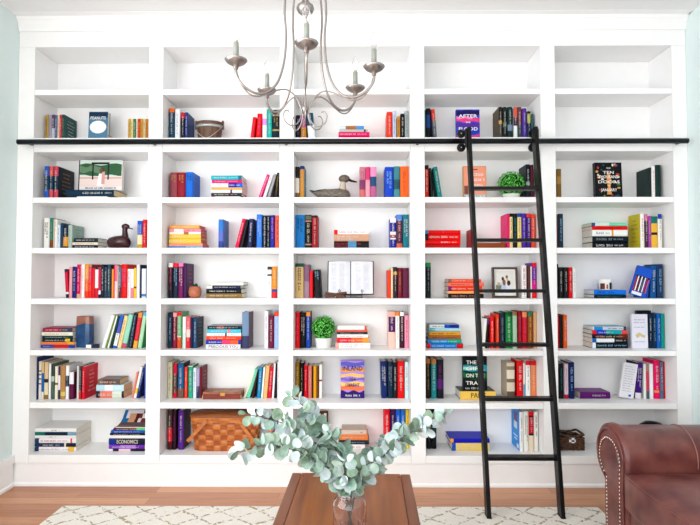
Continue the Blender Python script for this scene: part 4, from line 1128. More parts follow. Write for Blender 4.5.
# open book on a wire stand
Z = 3.50; xl, xr = at(327.4, 298, Z).x, at(374, 298, Z).x; zb_ = sz(5); ztop = at(350, 260.3, Z).z; zlow = at(350, 294.5, Z).z
t = thing('open_book', 'large open book showing two printed pages on wire stand, fifth shelf down, middle bay', 'book', ((xl + xr) / 2, Z, zlow), (R(-8), 0, 0)); W = (xr - xl) / 2; H = ztop - zlow
bm = bmesh.new(); prism(bm, [(-W, .012), (-.012, .03), (.012, .03), (W, .012), (W, .016), (.012, .034), (-.012, .034), (-W, .016)], 0, H, axis='z'); obj('cover', bm, mat('241a1c', .4), t)
for s in (-1, 1):
    pr = [(s * .003, .028), (s * .003, .012), (s * W * .2, .001), (s * W * .55, 0), (s * (W - .008), .006), (s * (W - .005), .014)]
    bm = bmesh.new(); prism(bm, pr, .006, H - .004 - (.0), axis='z'); obj('pages', bm, noisy('white_leaf', 'e2e4ea', 'e9eaef', rough=.7), t)
    bm = bmesh.new(); rr = random.Random(8 + s)
    for col_ in range(2):
        for k_ in range(24):
            if rr.random() < .1: continue
            u0 = s * W * .2 + (s * W * .32 * col_ if s > 0 else -W * .32 * (1 - col_) - .0) ; u0 = (W * (.2 + .34 * col_)) if s > 0 else (-W * (.84 - .34 * col_))
            glyph_run(bm, u0, u0 + W * .28 * rr.uniform(.7, 1), H * (.9 - .033 * k_), .0036, rr, lambda u, v: (u, -.0012, v))
    obj('printed_text', bm, mat('c2c2cc'), t, recalc=False)
st = thing('book_stand', 'black wire easel with curled hooks holding open book', 'stand', ((xl + xr) / 2, Z, zb_))
zz = zlow - zb_
for s in (-1, 1):
    bm = bmesh.new(); x = s * px(11.3, Z)
    tube(bm, [(x, .05, .002), (x, -.012, .004), (x, -.016, zz * .5), (x - s * .0, -.012, zz + .012), (x - .006, -.011, zz + .024), (x, -.011, zz + .032), (x + .007, -.011, zz + .026), (x + .003, -.011, zz + .017)], .0021, 6); obj('hook', bm, mat('17181a', .4, .6), st)
bm = bmesh.new(); tube(bm, [(-px(11.3, Z), .035, zz - .006), (px(11.3, Z), .035, zz - .006)], .002, 6, sm=0); tube(bm, [(-px(11.3, Z), .05, .003), (px(11.3, Z), .05, .003)], .002, 6, sm=0); tube(bm, [(0, .05, .003), (0, .062, .12)], .002, 6, sm=0); obj('frame', bm, mat('17181a', .4, .6), st)
# cinnamon-like bundle
Z = 3.44; c = at(336, 298, Z); t = thing('stick_bundle', 'small bundle of brown twisted wood sticks lying in front of open book', 'ornament', (c.x, Z, sz(5)))
for k_, (a_, b_, y0, y1, z0_, z1_) in enumerate(((-.07, .07, -.006, .012, .011, .036), (-.068, .06, .012, -.008, .034, .012), (-.072, -.01, -.01, -.01, .012, .014), (.0, .062, -.012, .0, .012, .012))):
    bm = bmesh.new(); tube(bm, [(a_, y0, z0_), ((a_ + b_) / 2, (y0 + y1) / 2 - .003, (z0_ + z1_) / 2 + .002), (b_, y1, z1_)], .0098, 8); obj('stick', bm, noisy('brown_bark%d' % k_, '3c2114', '7a4a2c', (1, 1, 1), 60, bs=.2), t)
# boxwood balls
def boxwood(row, cx_, cy_, rp, x0, x1, Z, lab):
    zb_ = sz(row); r_ = px(rp, Z); cen = at(cx_, cy_, Z); ytop_pot = cen.z - r_ * .78
    t = thing('potted_topiary', lab, 'plant', (cen.x, Z, zb_)); hp = max(ytop_pot - zb_, .02); rp0, rp1 = px((x1 - x0) / 2 - 1.2, Z), px((x1 - x0) / 2, Z)
    bm = bmesh.new(); lathe(bm, [(rp0 * .97, 0), (rp0, .002), (rp1, hp - .004), (rp1 + .001, hp), (rp1 - .004, hp), (rp1 - .006, hp - .01)], 28); obj('pot', bm, CERAM, t)
    bm = bmesh.new(); rs = random.Random(row); C_ = Vector((0, 0, cen.z - zb_))
    ball(bm, C_, r_ * .8, u=14, v=10)
    for i in range(560):
        zz_ = 1 - 2 * (i + .5) / 560; a_ = i * 2.39996; q = math.sqrt(1 - zz_ * zz_); nrm = Vector((q * math.cos(a_), q * math.sin(a_), zz_)); p = C_ + nrm * r_ * rs.uniform(.84, 1.0)
        n2 = (nrm + Vector((rs.uniform(-.8, .8), rs.uniform(-.8, .8), rs.uniform(-.8, .8)))).normalized(); u_ = n2.orthogonal().normalized(); v_ = n2.cross(u_); s_ = r_ * .082
        bm.faces.new([bm.verts.new(p + u_ * s_ * math.cos(g) + v_ * s_ * .75 * math.sin(g)) for g in (0, 1.05, 2.1, 3.14, 4.2, 5.24)]).material_index = 1
    obj('foliage', bm, [BOXD, BOXG], t, recalc=False)
boxwood(6, 323.4, 327.8, 12.3, 314.8, 332, 3.56, 'green boxwood ball in white tapered pot, sixth shelf down, middle bay')
boxwood(3, 511, 184.4, 13.2, 503.5, 520.5, 3.54, 'green boxwood ball in white pot behind ladder, third shelf down, fourth bay')
# wooden humidor-like box
Z = 3.49; X0, X1 = at(202.6, 403, Z).x, at(240.8, 403, Z).x; H = at(220, 392, Z).z - sz(7)
t = thing('wooden_box', 'small reddish wooden box with brass latch, seventh shelf down, second bay', 'box', (X0, Z, sz(7)), (0, 0, R(1.5)))
bm = bmesh.new(); box(bm, (0, 0, 0), (X1 - X0, .12, H * .66)); obj('body', bm, BOXW, t, bevel=.001)
bm = bmesh.new(); box(bm, (0, 0, H * .68), (X1 - X0, .12, H)); obj('lid', bm, noisy('worn_lid', '8a4a30', 'b07a5c', (3, 3, 3), 8, rough=.4), t, bevel=.001)
bm = bmesh.new(); box(bm, ((X1 - X0) * .46, -.003, H * .48), ((X1 - X0) * .58, 0, H * .86)); obj('latch', bm, mat('c9a45a', .35, .9), t)
for xx in (0, X1 - X0):
    bm = bmesh.new(); box(bm, (xx - .002, -.002, H * .1), (xx + .002, .006, H * .55)); obj('corner_plate', bm, mat('c8b48a', .4, .8), t)
# picnic basket
Z = 3.47; X0, X1 = at(192.5, 452, Z).x, at(254.5, 452, Z).x; W = (X1 - X0) / 2; H = at(220, 418, Z).z - sz(8); c0 = (X0 + X1) / 2; dpt = .17
t = thing('picnic_basket', 'large orange-brown woven splint picnic basket with lid and two swing handles, bottom shelf', 'basket', (c0, Z + dpt / 2, sz(8)))
def bask(u, z, grow=0.):
    """rounded rectangle outline"""
    fl = 1 + .12 * (z / H); w_, d_ = (W + grow) * fl, (dpt / 2 - .01 + grow) * fl
    c_, s_ = math.cos(u), math.sin(u); p = 4.5; k_ = (abs(c_) ** p + abs(s_) ** p) ** (-1 / p)
    return Vector((w_ * c_ * k_, d_ * s_ * k_, z))
bm = bmesh.new(); NU, NV = 120, 18
grid = []
for j in range(NV * 2 + 1):
    z = H * .96 * j / (NV * 2); row_ = []
    for i in range(NU * 2):
        a_ = 2 * math.pi * i / (NU * 2)
        # splints 8 columns wide alternate over and under
        cu, cv = int(i / 8), int(j / 6); over = (cu + cv) % 2
        fu, fv = (i % 8) / 8, (j % 6) / 6
        bulge = math.sin(math.pi * (fu if over else fu)) * math.sin(math.pi * min(1, fv + .02)) ** .5
        row_.append(bm.verts.new(bask(a_, z, (.0055 if over else -.001) * bulge)))
    grid.append(row_)
for j in range(NV * 2):
    for i in range(NU * 2):
        f = bm.faces.new((grid[j][i], grid[j][(i + 1) % (NU * 2)], grid[j + 1][(i + 1) % (NU * 2)], grid[j + 1][i])); f.material_index = (int(i / 8) + int(j / 6)) % 2; f.smooth = True
bm.faces.new(list(reversed(grid[0])))
obj('woven_body', bm, [noisy('splint_dark', '96481a', 'b5662a', (3, 3, 12), 5, rough=.42), OAKB], t)
bm = bmesh.new(); ringp = [bask(2 * math.pi * i / 60, H, .004) for i in range(60)]
a_ = [bm.verts.new(p + Vector((0, 0, -.03))) for p in ringp]; b_ = [bm.verts.new(p * 1.0 + Vector((0, 0, .0))) for p in ringp]
lo = [bm.verts.new(Vector((p.x * .97, p.y * .97, H))) for p in ringp]
for i in range(60): bm.faces.new((a_[i], a_[(i + 1) % 60], b_[(i + 1) % 60], b_[i])); bm.faces.new((b_[i], b_[(i + 1) % 60], lo[(i + 1) % 60], lo[i]))
obj('rim', bm, OAKB, t)
bm = bmesh.new(); Lz = [(1.02, H + .001), (1.03, H + .012), (.9, H + .022), (.55, H + .03), (0.05, H + .032)]
rings = [[bm.verts.new((p.x * k_, p.y * k_, z)) for p in ringp] for k_, z in Lz]
for p, q in zip(rings, rings[1:]):
    for i in range(60): bm.faces.new((p[i], p[(i + 1) % 60], q[(i + 1) % 60], q[i]))
bm.faces.new(rings[0]); bm.faces.new(rings[-1]); obj('lid', bm, OAKD, t)
yf_ = -(dpt / 2 + .012)
for xa, xb in ((-W * .52, -W * 1.12), (W * .5, W * 1.0)):
    bm = bmesh.new(); p0 = Vector((xa, yf_ - .006, H - .012)); p1 = Vector((xb, yf_ - .02, H * .34)); d_ = (p1 - p0).normalized(); n_ = Vector((-d_.z, 0, d_.x)) * .011
    for q0, q1 in ((p0, p1),):
        vs = [q0 + n_, q0 - n_, q1 - n_ * 1.1, q1 + n_ * 1.1]; A = [bm.verts.new(v) for v in vs]; B_ = [bm.verts.new(v + Vector((0, .006, 0))) for v in vs]
        bm.faces.new(A); bm.faces.new(list(reversed(B_)))
        for i in range(4): bm.faces.new((A[i], A[(i + 1) % 4], B_[(i + 1) % 4], B_[i]))
    obj('handle', bm, OAKB, t, bevel=.002)
# printer-tray style wooden lattice
Z = 3.60; X0, X1 = at(304.8, 455, Z).x, at(328, 455, Z).x; H = at(316, 411.5, Z).z - sz(8); W = X1 - X0
t = thing('display_tray', 'small brown wooden compartment tray with trinkets, upright behind eucalyptus, bottom shelf', 'tray', (X0, Z - .01, sz(8) + .0015), (R(-4), 0, 0))
bm = bmesh.new(); box(bm, (0, .012, 0), (W, .016, H))
for x in (0, W - .006): box(bm, (x, 0, 0), (x + .006, .012, H))
for z in (0, H - .006): box(bm, (.006, 0, z), (W - .006, .012, z + .006))
for k_ in range(1, 6): box(bm, (.006, .002, H * k_ / 6), (W - .006, .012, H * k_ / 6 + .003))
for k_ in range(1, 4): box(bm, (W * k_ / 4, .002, .006), (W * k_ / 4 + .003, .012, H - .006))
obj('frame', bm, mat('6b3a24', .5), t)
bm = bmesh.new(); rs = random.Random(4)
for i in range(4):
    for j in range(6):
        x = W * (i + .5) / 4; z = H * (j + .3) / 6; 
        if rs.random() < .85: box(bm, (x - .008, .003, H * j / 6 + .0035), (x + .008, .0115, H * j / 6 + rs.uniform(.014, .024)), rs.randrange(4))
obj('trinkets', bm, [mat('ece6da'), mat('d9a85a'), mat('f2f0ee'), mat('8c4a38')], t)
# framed photograph
Z = 3.50; X0, X1 = at(493.2, 298, Z).x, at(518.6, 298, Z).x; H = at(505, 267.4, Z).z - sz(5); W = X1 - X0
t = thing('picture_frame', 'dark wooden picture frame with couple photo behind ladder rung, fifth shelf down', 'picture frame', (X0, Z, sz(5) + .003), (R(-5), 0, 0)); fw = .013
bm = bmesh.new()
for lo, hi in (((0, 0, 0), (W, .028, fw)), ((0, 0, H - fw), (W, .028, H)), ((0, 0, fw), (fw, .028, H - fw)), ((W - fw, 0, fw), (W, .028, H - fw))): box(bm, lo, hi)
obj('frame', bm, noisy('frame_wood', '3a2214', '5c3a24', (3, 3, 3), 9, rough=.35), t)
bm = bmesh.new(); box(bm, (fw, .012, fw), (W - fw, .016, H - fw)); obj('mat_board', bm, mat('f0efec'), t)
m_ = .022
o = patch(t, 'photograph', [('e4e2dc', rect(fw + m_ * .5, fw + m_ * .7, W - fw - m_ * .5, H - fw - m_ * .5)), ('7f8c7c', rect(fw + m_ * .5, H * .2, W * .45, H * .42)), ('c9a98a', rect(W * .2, H * .4, W * .32, H * .5)), ('c2ccdc', [(W * .34, H * .2), (W * .54, H * .2), (W * .52, H * .5), (W * .44, H * .6), (W * .36, H * .48)]), ('5c4038', ell(W * .42, H * .62, W * .05, H * .07)), ('8a6a5a', ell(W * .47, H * .5, W * .06, H * .1)), ('dfe0ea', [(W * .56, H * .2), (W * .78, H * .2), (W * .74, H * .44), (W * .6, H * .46)]), ('54342c', ell(W * .65, H * .48, W * .07, H * .09)), ('8c6c5c', ell(W * .58, H * .68, W * .05, H * .06)), ('d9b89c', ell(W * .6, H * .6, W * .04, H * .05)), ('40464a', rect(fw + m_ * .5, H * .16, W - fw - m_ * .5, H * .21))], y=.0112)
# patterned mug-like tin on the blue book
Z = 3.53; zb_ = at(605, 290, 3.5).z + .0008; c = at(604.9, 290, Z); r_ = px(6.4, Z); H = at(604.9, 279, Z).z - zb_
t = thing('patterned_cup', 'white straight-sided cup with dark figures standing on bright blue book', 'cup', (c.x, Z, zb_))
bm = bmesh.new(); lathe(bm, [(r_, 0), (r_, H * .74), (r_ * 1.03, H * .78), (r_, H), (r_ * .9, H), (r_ * .88, H * .1)], 28); obj('body', bm, CERAM, t)
bm = bmesh.new(); sg = 28
for (i0, i1, z0_, z1_, mi) in ((16, 19, .06, .6, 0), (20, 21, .1, .5, 1), (22, 24, .05, .66, 2), (25, 27, .1, .62, 3), (13, 14, .06, .6, 2)):
    for i in range(i0, i1):
        a1, a2 = 2 * math.pi * i / sg, 2 * math.pi * (i + 1) / sg; q = r_ + .0012
        quad(bm, (q * math.cos(a1), q * math.sin(a1), H * z0_), (q * math.cos(a2), q * math.sin(a2), H * z0_), (q * math.cos(a2), q * math.sin(a2), H * z1_), (q * math.cos(a1), q * math.sin(a1), H * z1_), mi)
obj('painted_figures', bm, [mat('6a3a34'), mat('b04a50'), mat('23304a'), mat('2a2426')], t, recalc=False)
# wicker basket with things, bottom right bay
Z = 3.51; X0, X1 = at(561.6, 452, Z).x, at(584, 452, Z).x; W = X1 - X0; H = at(570, 435.5, Z).z - sz(8)
t = thing('wicker_basket', 'small dark wicker basket on bottom shelf right of ladder', 'basket', (X0, Z, sz(8)))
bm = bmesh.new(); dd = .12; rs = random.Random(9)
for j in range(7):
    z = H * (j + .5) / 7; rr_ = H / 14 * 1.1; z += H / 14 * .12; P = []
    for i in range(33):
        u = i / 32 * 4; s_ = int(u) % 4; f_ = u - int(u) if i < 32 else 0.
        x, y = [(f_ * W, 0), (W, f_ * dd), (W - f_ * W, dd), (0, dd - f_ * dd)][s_ if i < 32 else 0]
        P.append((x, y + (.003 if (i + j) % 2 else -.003) * (1 if s_ in (0, 2) else 0), z + (H * .12 * (abs(x / W - .5) * 2) ** 2 if j == 6 else 0)))
    tube(bm, P, rr_, 6, sm=0)
box(bm, (.002, .002, 0), (W - .002, dd - .002, .004)); obj('woven_body', bm, WICK, t)
for k_, (x, y, c_, w_, h_, rz) in enumerate(((.03, .03, 'c8c8cc', .03, .07, 20), (.07, .05, 'efeff0', .04, .06, -25), (.03, .07, '23342a', .05, .1, 5), (.11, .05, 'b9b0c4', .03, .06, -35))):
    o = tag(obj('wrapped_packet', (lambda b: (box(b, (-w_ / 2, -.008, 0), (w_ / 2, .008, h_)), b)[1])(bmesh.new()), mat(c_, .3), loc=(X0 + x, Z + y, sz(8) + .005), rot=(0, R(rz * .4), 0), bevel=.003), ['light grey packet at front left in small wicker basket', 'white packet in middle of small wicker basket', 'dark green box at back left in small wicker basket', 'lilac packet at right in small wicker basket'][k_], 'packet')
bm = bmesh.new(); box(bm, (W * .32, -.006, H * .5), (W * .62, -.0045, H * .86)); obj('white_tag', bm, mat('eeeef2'), t)
# black domed thing seen just over the sofa arm
Z = 3.52; c = at(653, 452, Z); H = at(653, 421.4, Z).z - sz(8); t = thing('lidded_pot', 'black round lidded pot mostly hidden behind sofa arm on bottom shelf', 'pot', (c.x, Z, sz(8)))
bm = bmesh.new(); lathe(bm, [(.05, 0), (.075, .02), (.082, H * .5), (.075, H * .8)], 28); obj('body', bm, mat('1a1e22', .3), t)
bm = bmesh.new(); lathe(bm, [(.08, H * .8), (.078, H * .85), (.05, H * .96), (.012, H), (.002, H)], 28); obj('lid', bm, mat('1a1e22', .25), t)

# ================================================================== rail and ladder
YR = 3.335; zr = at(350, 141.4, YR).z; RR = .0175
rl = thing('ladder_rail', 'long black round rail running across the whole bookcase above the third shelf', 'rail', (XL + .045, YR, zr))
bm = bmesh.new(); tube(bm, [(.0, 0, 0), (XR - XL - .085, 0, 0)], RR, 16, sm=0); obj('bar', bm, mat('0e1a22', .3, .5), rl)
for x_ in (XL + .1, bay_x[0][1] + .045, bay_x[1][1] + .045, bay_x[2][1] + .045, bay_x[4][1] + .02):
    bm = bmesh.new(); box(bm, (-.008, RR - .004, -.008), (.008, YF - YR - .001, .008)); obj('bracket', bm, mat('0e1a22', .3, .5), rl, loc=(x_ - XL - .045, 0, 0))
# ladder rails lie in a slanted plane: foot front at Y=2.955, top at 3.235
top_z = at(468, 126.5, 3.235).z; YT, YB_ = 3.232, 2.937
def lad_y(z): return YB_ + (YT - YB_) * z / top_z
def on_ladder(pyy):
    z = 1.
    for _ in range(30): z = at(510, pyy, lad_y(z)).z
    return z
ld = thing('library_ladder', 'black wooden rolling library ladder with six rungs leaning against the rail', 'ladder', (.99, YB_, 0))
DX = [(at(488.8, 517, 2.957).x, at(469.6, 160, 3.23).x), (at(562.6, 519, 2.957).x, at(536.6, 160, 3.23).x)]; bw, bd = .0115, .062
def lx(k, z): b_, t_ = DX[k]; return b_ + (t_ - b_) * z / top_z
for k in (0, 1):
    bm = bmesh.new(); V = []
    for z, ys in ((.0135, 0), (top_z, 0)):
        y = lad_y(z); x = lx(k, z)
        for dx_, dy_ in ((-bw, 0), (bw, 0), (bw, bd), (-bw, bd)):
            zz_ = z if z > .1 else .0135
            V.append(bm.verts.new((x + dx_ - .99, y + dy_ - YB_, zz_)))
    for q in ((0, 3, 2, 1), (4, 5, 6, 7), (0, 1, 5, 4), (1, 2, 6, 5), (2, 3, 7, 6), (3, 0, 4, 7)): bm.faces.new([V[i] for i in q])
    obj('side_rail', bm, BLACKW, ld, bevel=.003)
for pyy in (187.8, 239.9, 291, 345.2, 399.8, 459.4):
    z = on_ladder(pyy); y = lad_y(z); xa, xb = lx(0, z) + bw - .001, lx(1, z) - bw + .001
    bm = bmesh.new(); box(bm, (xa - .99, y + .003 - YB_, z - .010), (xb - .99, y + .058 - YB_, z + .010)); obj('rung', bm, BLACKW, ld, bevel=.002)
for k in (0, 1):
    x = lx(k, zr); y0 = lad_y(zr)
    sd = -1 if k == 0 else 1
    bm = bmesh.new(); box(bm, (x + sd * (bw + .0005) - .99, y0 + .006 - YB_, zr - .066), (x + sd * (bw + (.016 if k == 0 else .004)) - .99, y0 + .02 - YB_, zr + .052)); obj('roller_plate', bm, mat('10161a', .3, .5), ld, bevel=.003)
    for zz_ in (zr + RR + .0275, zr - RR - .0275):
        for off in ((-.034,) if k == 0 else (.006,)):
            bm = bmesh.new(); g = bmesh.ops.create_cone(bm, cap_ends=True, segments=28, radius1=.027, radius2=.027, depth=.016); bmesh.ops.rotate(bm, verts=bm.verts, matrix=Matrix.Rotation(R(90), 3, 'X'))
            w_ = obj('roller', bm, mat('0c1014', .3, .3), ld, loc=(x + off - .99, YR - YB_ - .012, zz_), bevel=.002)
            bm = bmesh.new(); ball(bm, (0, -.009, 0), .0045, u=10, v=6); obj('bolt', bm, mat('c4ccd0', .3, .9), w_)
    bm = bmesh.new(); box(bm, (x - bw - .001 - .99, lad_y(.03) - YB_ - .001, .0128), (x + bw + .001 - .99, lad_y(.03) + bd - YB_, .02))
    for v in bm.verts: v.co.x += lx(k, 0) - x
    obj('foot_pad', bm, mat('101010', .8), ld)

# ================================================================== rug, table, jar, eucalyptus
bm = bmesh.new(); y1 = at(63, 505.4, 3.1); gy = 3.1
for _ in range(30): gy += (at(63, 505.4, gy).z - .012) * 2
xa, xb = at(63.2, 505.4, gy).x, at(598, 506.5, gy).x
box(bm, (0, 0, 0), (xb - xa, gy - .1, .0115)); tag(obj('area_rug', bm, RUG, loc=(xa, .1, .0006), bevel=.004), 'cream shag area rug with broken brown diamond lattice on wooden floor', 'rug')
TH = .45; ty = 2.4
for _ in range(30): ty += (at(292, 473.2, ty).z - TH) * 2
pa, pb = at(292.2, 473.2, ty), at(409.8, 474.4, ty); TW = pb.x - pa.x; RZ = R(-1.6)
tb = thing('coffee_table', 'walnut brown rectangular coffee table in centre foreground on cream rug', 'table', ((pa.x + pb.x) / 2, ty, .0125), (0, 0, RZ)); hh = TH - .0125; TL = 1.15
bm = bmesh.new(); box(bm, (-TW / 2 + .045, -TL + .02, hh - .022), (TW / 2 - .045, -.0, hh - .0004)); obj('top_panel', bm, TABLEW, tb)
for s in (-1, 1):
    bm = bmesh.new(); box(bm, (s * (TW / 2 - .0435), -TL, hh - .022), (s * TW / 2, 0, hh)); obj('top_border', bm, TABLED, tb, bevel=.004)
bm = bmesh.new(); box(bm, (-TW / 2 + .03, -TL + .03, hh - .1), (TW / 2 - .03, -.03, hh - .0225)); obj('apron', bm, TABLED, tb)
for sx in (-1, 1):
    for yy in (-.06, -TL + .06):
        bm = bmesh.new(); lathe(bm, [(.018, 0), (.022, .02), (.017, .05), (.028, .2), (.024, .3), (.03, hh - .1)], 16); obj('leg', bm, TABLED, tb, loc=(sx * (TW / 2 - .07), yy, 0))
# pegs in the border corners
for s in (-1, 1):
    bm = bmesh.new(); lathe(bm, [(.004, 0), (.004, .0006)], 10); obj('peg', bm, mat('3a1e10'), tb, loc=(s * (TW / 2 - .055), -.04, hh))
# mason jar
JY = 1.80; jc = at(349.6, 500, JY); JR = px(16.6, JY) ; JZ = TH + .0006
jar_h = at(349.6, 486, JY).z - JZ
jr = thing('glass_jar', 'clear glass mason jar standing on coffee table holding eucalyptus', 'jar', (jc.x, JY, JZ))
g = jar_h / .19
out = [(.0, 0), (.044, 0), (.053, .008), (.056, .03), (.056, .125), (.053, .143), (.042, .157), (.038, .162), (.038, .17), (.0405, .172), (.038, .176), (.0405, .18), (.038, .184), (.039, .19)]
inn = [(.036, .19), (.035, .165), (.04, .156), (.05, .141), (.0532, .124), (.0532, .03), (.05, .011), (.042, .006), (0, .006)]
k_ = JR / .056
bm = bmesh.new(); lathe(bm, [(r_ * k_, z * g) for r_, z in out + inn][0:], 40); bmesh.ops.remove_doubles(bm, verts=bm.verts, dist=1e-5); obj('glass', bm, GLASS, jr)
bm = bmesh.new(); rs = random.Random(1)
for k2 in range(7):  # raised glass scroll ornament
    a_ = R(-150 + k2 * 22); q = JR * 1.0; tube(bm, [(q * math.cos(a_), q * math.sin(a_), g * (.04 + .02 * (k2 % 3))), (q * math.cos(a_ + .12), q * math.sin(a_ + .12), g * (.07 + .015 * (k2 % 2))), (q * math.cos(a_ + .04), q * math.sin(a_ + .04), g * .095)], .0016, 6)
obj('embossing', bm, GLASS, jr)
# eucalyptus
def P3(x, y, Y): return at(x, y, Y)
base = lambda dx, dy: Vector((jc.x + dx, JY + dy, JZ + .012))
neck = lambda dx, dy: Vector((jc.x + dx, JY + dy, JZ + jar_h * .93))
stems = [
 ('left upper', [(339, 468, 1.80), (328, 447, 1.82), (317, 426, 1.84), (305, 408, 1.85), (291, 396, 1.86)], .3, .9, 'eucalyptus sprig curving to upper left, ending before gap between books and upright'),
 ('left mid', [(335, 468, 1.77), (318, 446, 1.75), (300, 430, 1.73), (276, 421, 1.72), (246, 414, 1.70)], .25, .8, 'eucalyptus sprig reaching left at mid height in front of picnic basket'),
 ('left low', [(333, 472, 1.72), (312, 458, 1.69), (290, 449, 1.67), (262, 446, 1.65), (236, 454, 1.62)], .2, .8, 'lowest left eucalyptus sprig stretching horizontally over bottom shelf edge'),
 ('right long', [(357, 476, 1.80), (373, 460, 1.81), (391, 441, 1.82), (412, 428, 1.83), (430, 420, 1.83), (446, 413, 1.84)], .2, 1., 'longest right eucalyptus sprig reaching towards the ladder'),
 ('right low', [(364, 476, 1.76), (378, 463, 1.75), (396, 443, 1.74), (415, 431, 1.73), (432, 427, 1.72)], .15, 1., 'lower right eucalyptus sprig below the longest one'),
 ('centre', [(345, 466, 1.75), (338, 446, 1.73), (332, 438, 1.72), (327, 431, 1.71)], .1, 1., 'upright central eucalyptus sprig leaning slightly left'),
 ('centre right', [(355, 478, 1.73), (360, 470, 1.70), (368, 464, 1.68), (376, 461, 1.67)], .1, 1., 'short central eucalyptus sprig leaning right'),
 ('front', [(349, 480, 1.70), (345, 472, 1.66), (344, 464, 1.63), (347, 460, 1.62)], .0, 1., 'front eucalyptus sprig drooping over jar rim'),
 ('left short', [(338, 474, 1.74), (324, 462, 1.71), (308, 452, 1.69), (296, 440, 1.68)], .1, 1., 'short left eucalyptus sprig in the dense cluster above table edge')]
def leaf(bm, p, d, size, rs):
    n = (d.cross(Vector((rs.uniform(-1, 1), rs.uniform(-1, 1), rs.uniform(-1, 1))))).normalized()
    n = (n + Vector((rs.uniform(-.3, .3), -rs.uniform(.1, 1.1), rs.uniform(-.2, .5)))).normalized()
    u = (d - n * d.dot(n)).normalized(); v = n.cross(u); mi = rs.choice([0, 0, 0, 1, 1, 2])
    c = bm.verts.new(p + u * size * .5 - n * size * .06); R_ = []
    nn = 12; tip = rs.uniform(.0, .16)
    for i in range(nn):
        a_ = 2 * math.pi * i / nn; r_ = size * .5 * (1 + tip * max(0, math.cos(a_)) ** 4)
        q = p + u * size * .5 + u * r_ * math.cos(a_) + v * r_ * .96 * math.sin(a_) + n * size * (.10 * math.sin(a_) ** 2 + .05 * math.cos(2 * a_ + tip * 20))
        R_.append(bm.verts.new(q))
    for i in range(nn):
        f = bm.faces.new((c, R_[i], R_[(i + 1) % nn])); f.smooth = True; f.material_index = mi
for si, (nm, pts, s0, sc, lab) in enumerate(stems):
    rs = random.Random(40 + si)
    a_ = 2 * math.pi * si / len(stems)
    P = [base(.02 * math.cos(a_ + 3), .02 * math.sin(a_ + 3)), neck(.018 * math.cos(a_), .018 * math.sin(a_))] + [P3(*p) for p in pts]
    t = thing('eucalyptus_sprig', lab, 'branch', base(.02 * math.cos(a_ + 3), .02 * math.sin(a_ + 3)), group='eucalyptus sprigs in the glass jar'); o0 = P[0].copy()
    P = [p - o0 for p in P]
    bm = bmesh.new(); tube(bm, P, lambda s: .0026 - .0014 * s, 7); obj('stem', bm, TWIG, t)
    S = smooth_path(P[1:], 12); L_ = [0]
    for p, q in zip(S, S[1:]): L_.append(L_[-1] + (q - p).length)
    bm = bmesh.new(); d0 = .0; tot = L_[-1]; start = .04; step = .0155; pos = start; idx = 0
    while pos <= tot:
        j = max(i for i in range(len(L_)) if L_[i] <= pos + 1e-9); p = S[j]; tg = (S[min(j + 1, len(S) - 1)] - S[max(j - 1, 0)]).normalized()
        fr = pos / tot; size = .046 - (.013 if si else .003) * fr + rs.uniform(-.006, .006)
        side = tg.cross(Vector((rs.uniform(-.4, .4), -1 + .6 * (idx % 2) * 1.6, rs.uniform(-.3, .3)))).normalized()
        for sg_ in (1, -1):
            d = (side * sg_ + tg * rs.uniform(.1, .7)).normalized(); leaf(bm, p + d * .004, d, size, rs)
        if fr < .75 and rs.random() < .8:
            d = (side.cross(tg) * rs.choice([1, -1]) + tg * .3).normalized(); leaf(bm, p + d * .01, d, size * .95, rs)
        pos += step; idx += 1
    leaf(bm, S[-1], (S[-1] - S[-3]).normalized(), .026, rs)
    obj('leaves', bm, [LEAF, LEAF2, LEAF3], t, recalc=False)

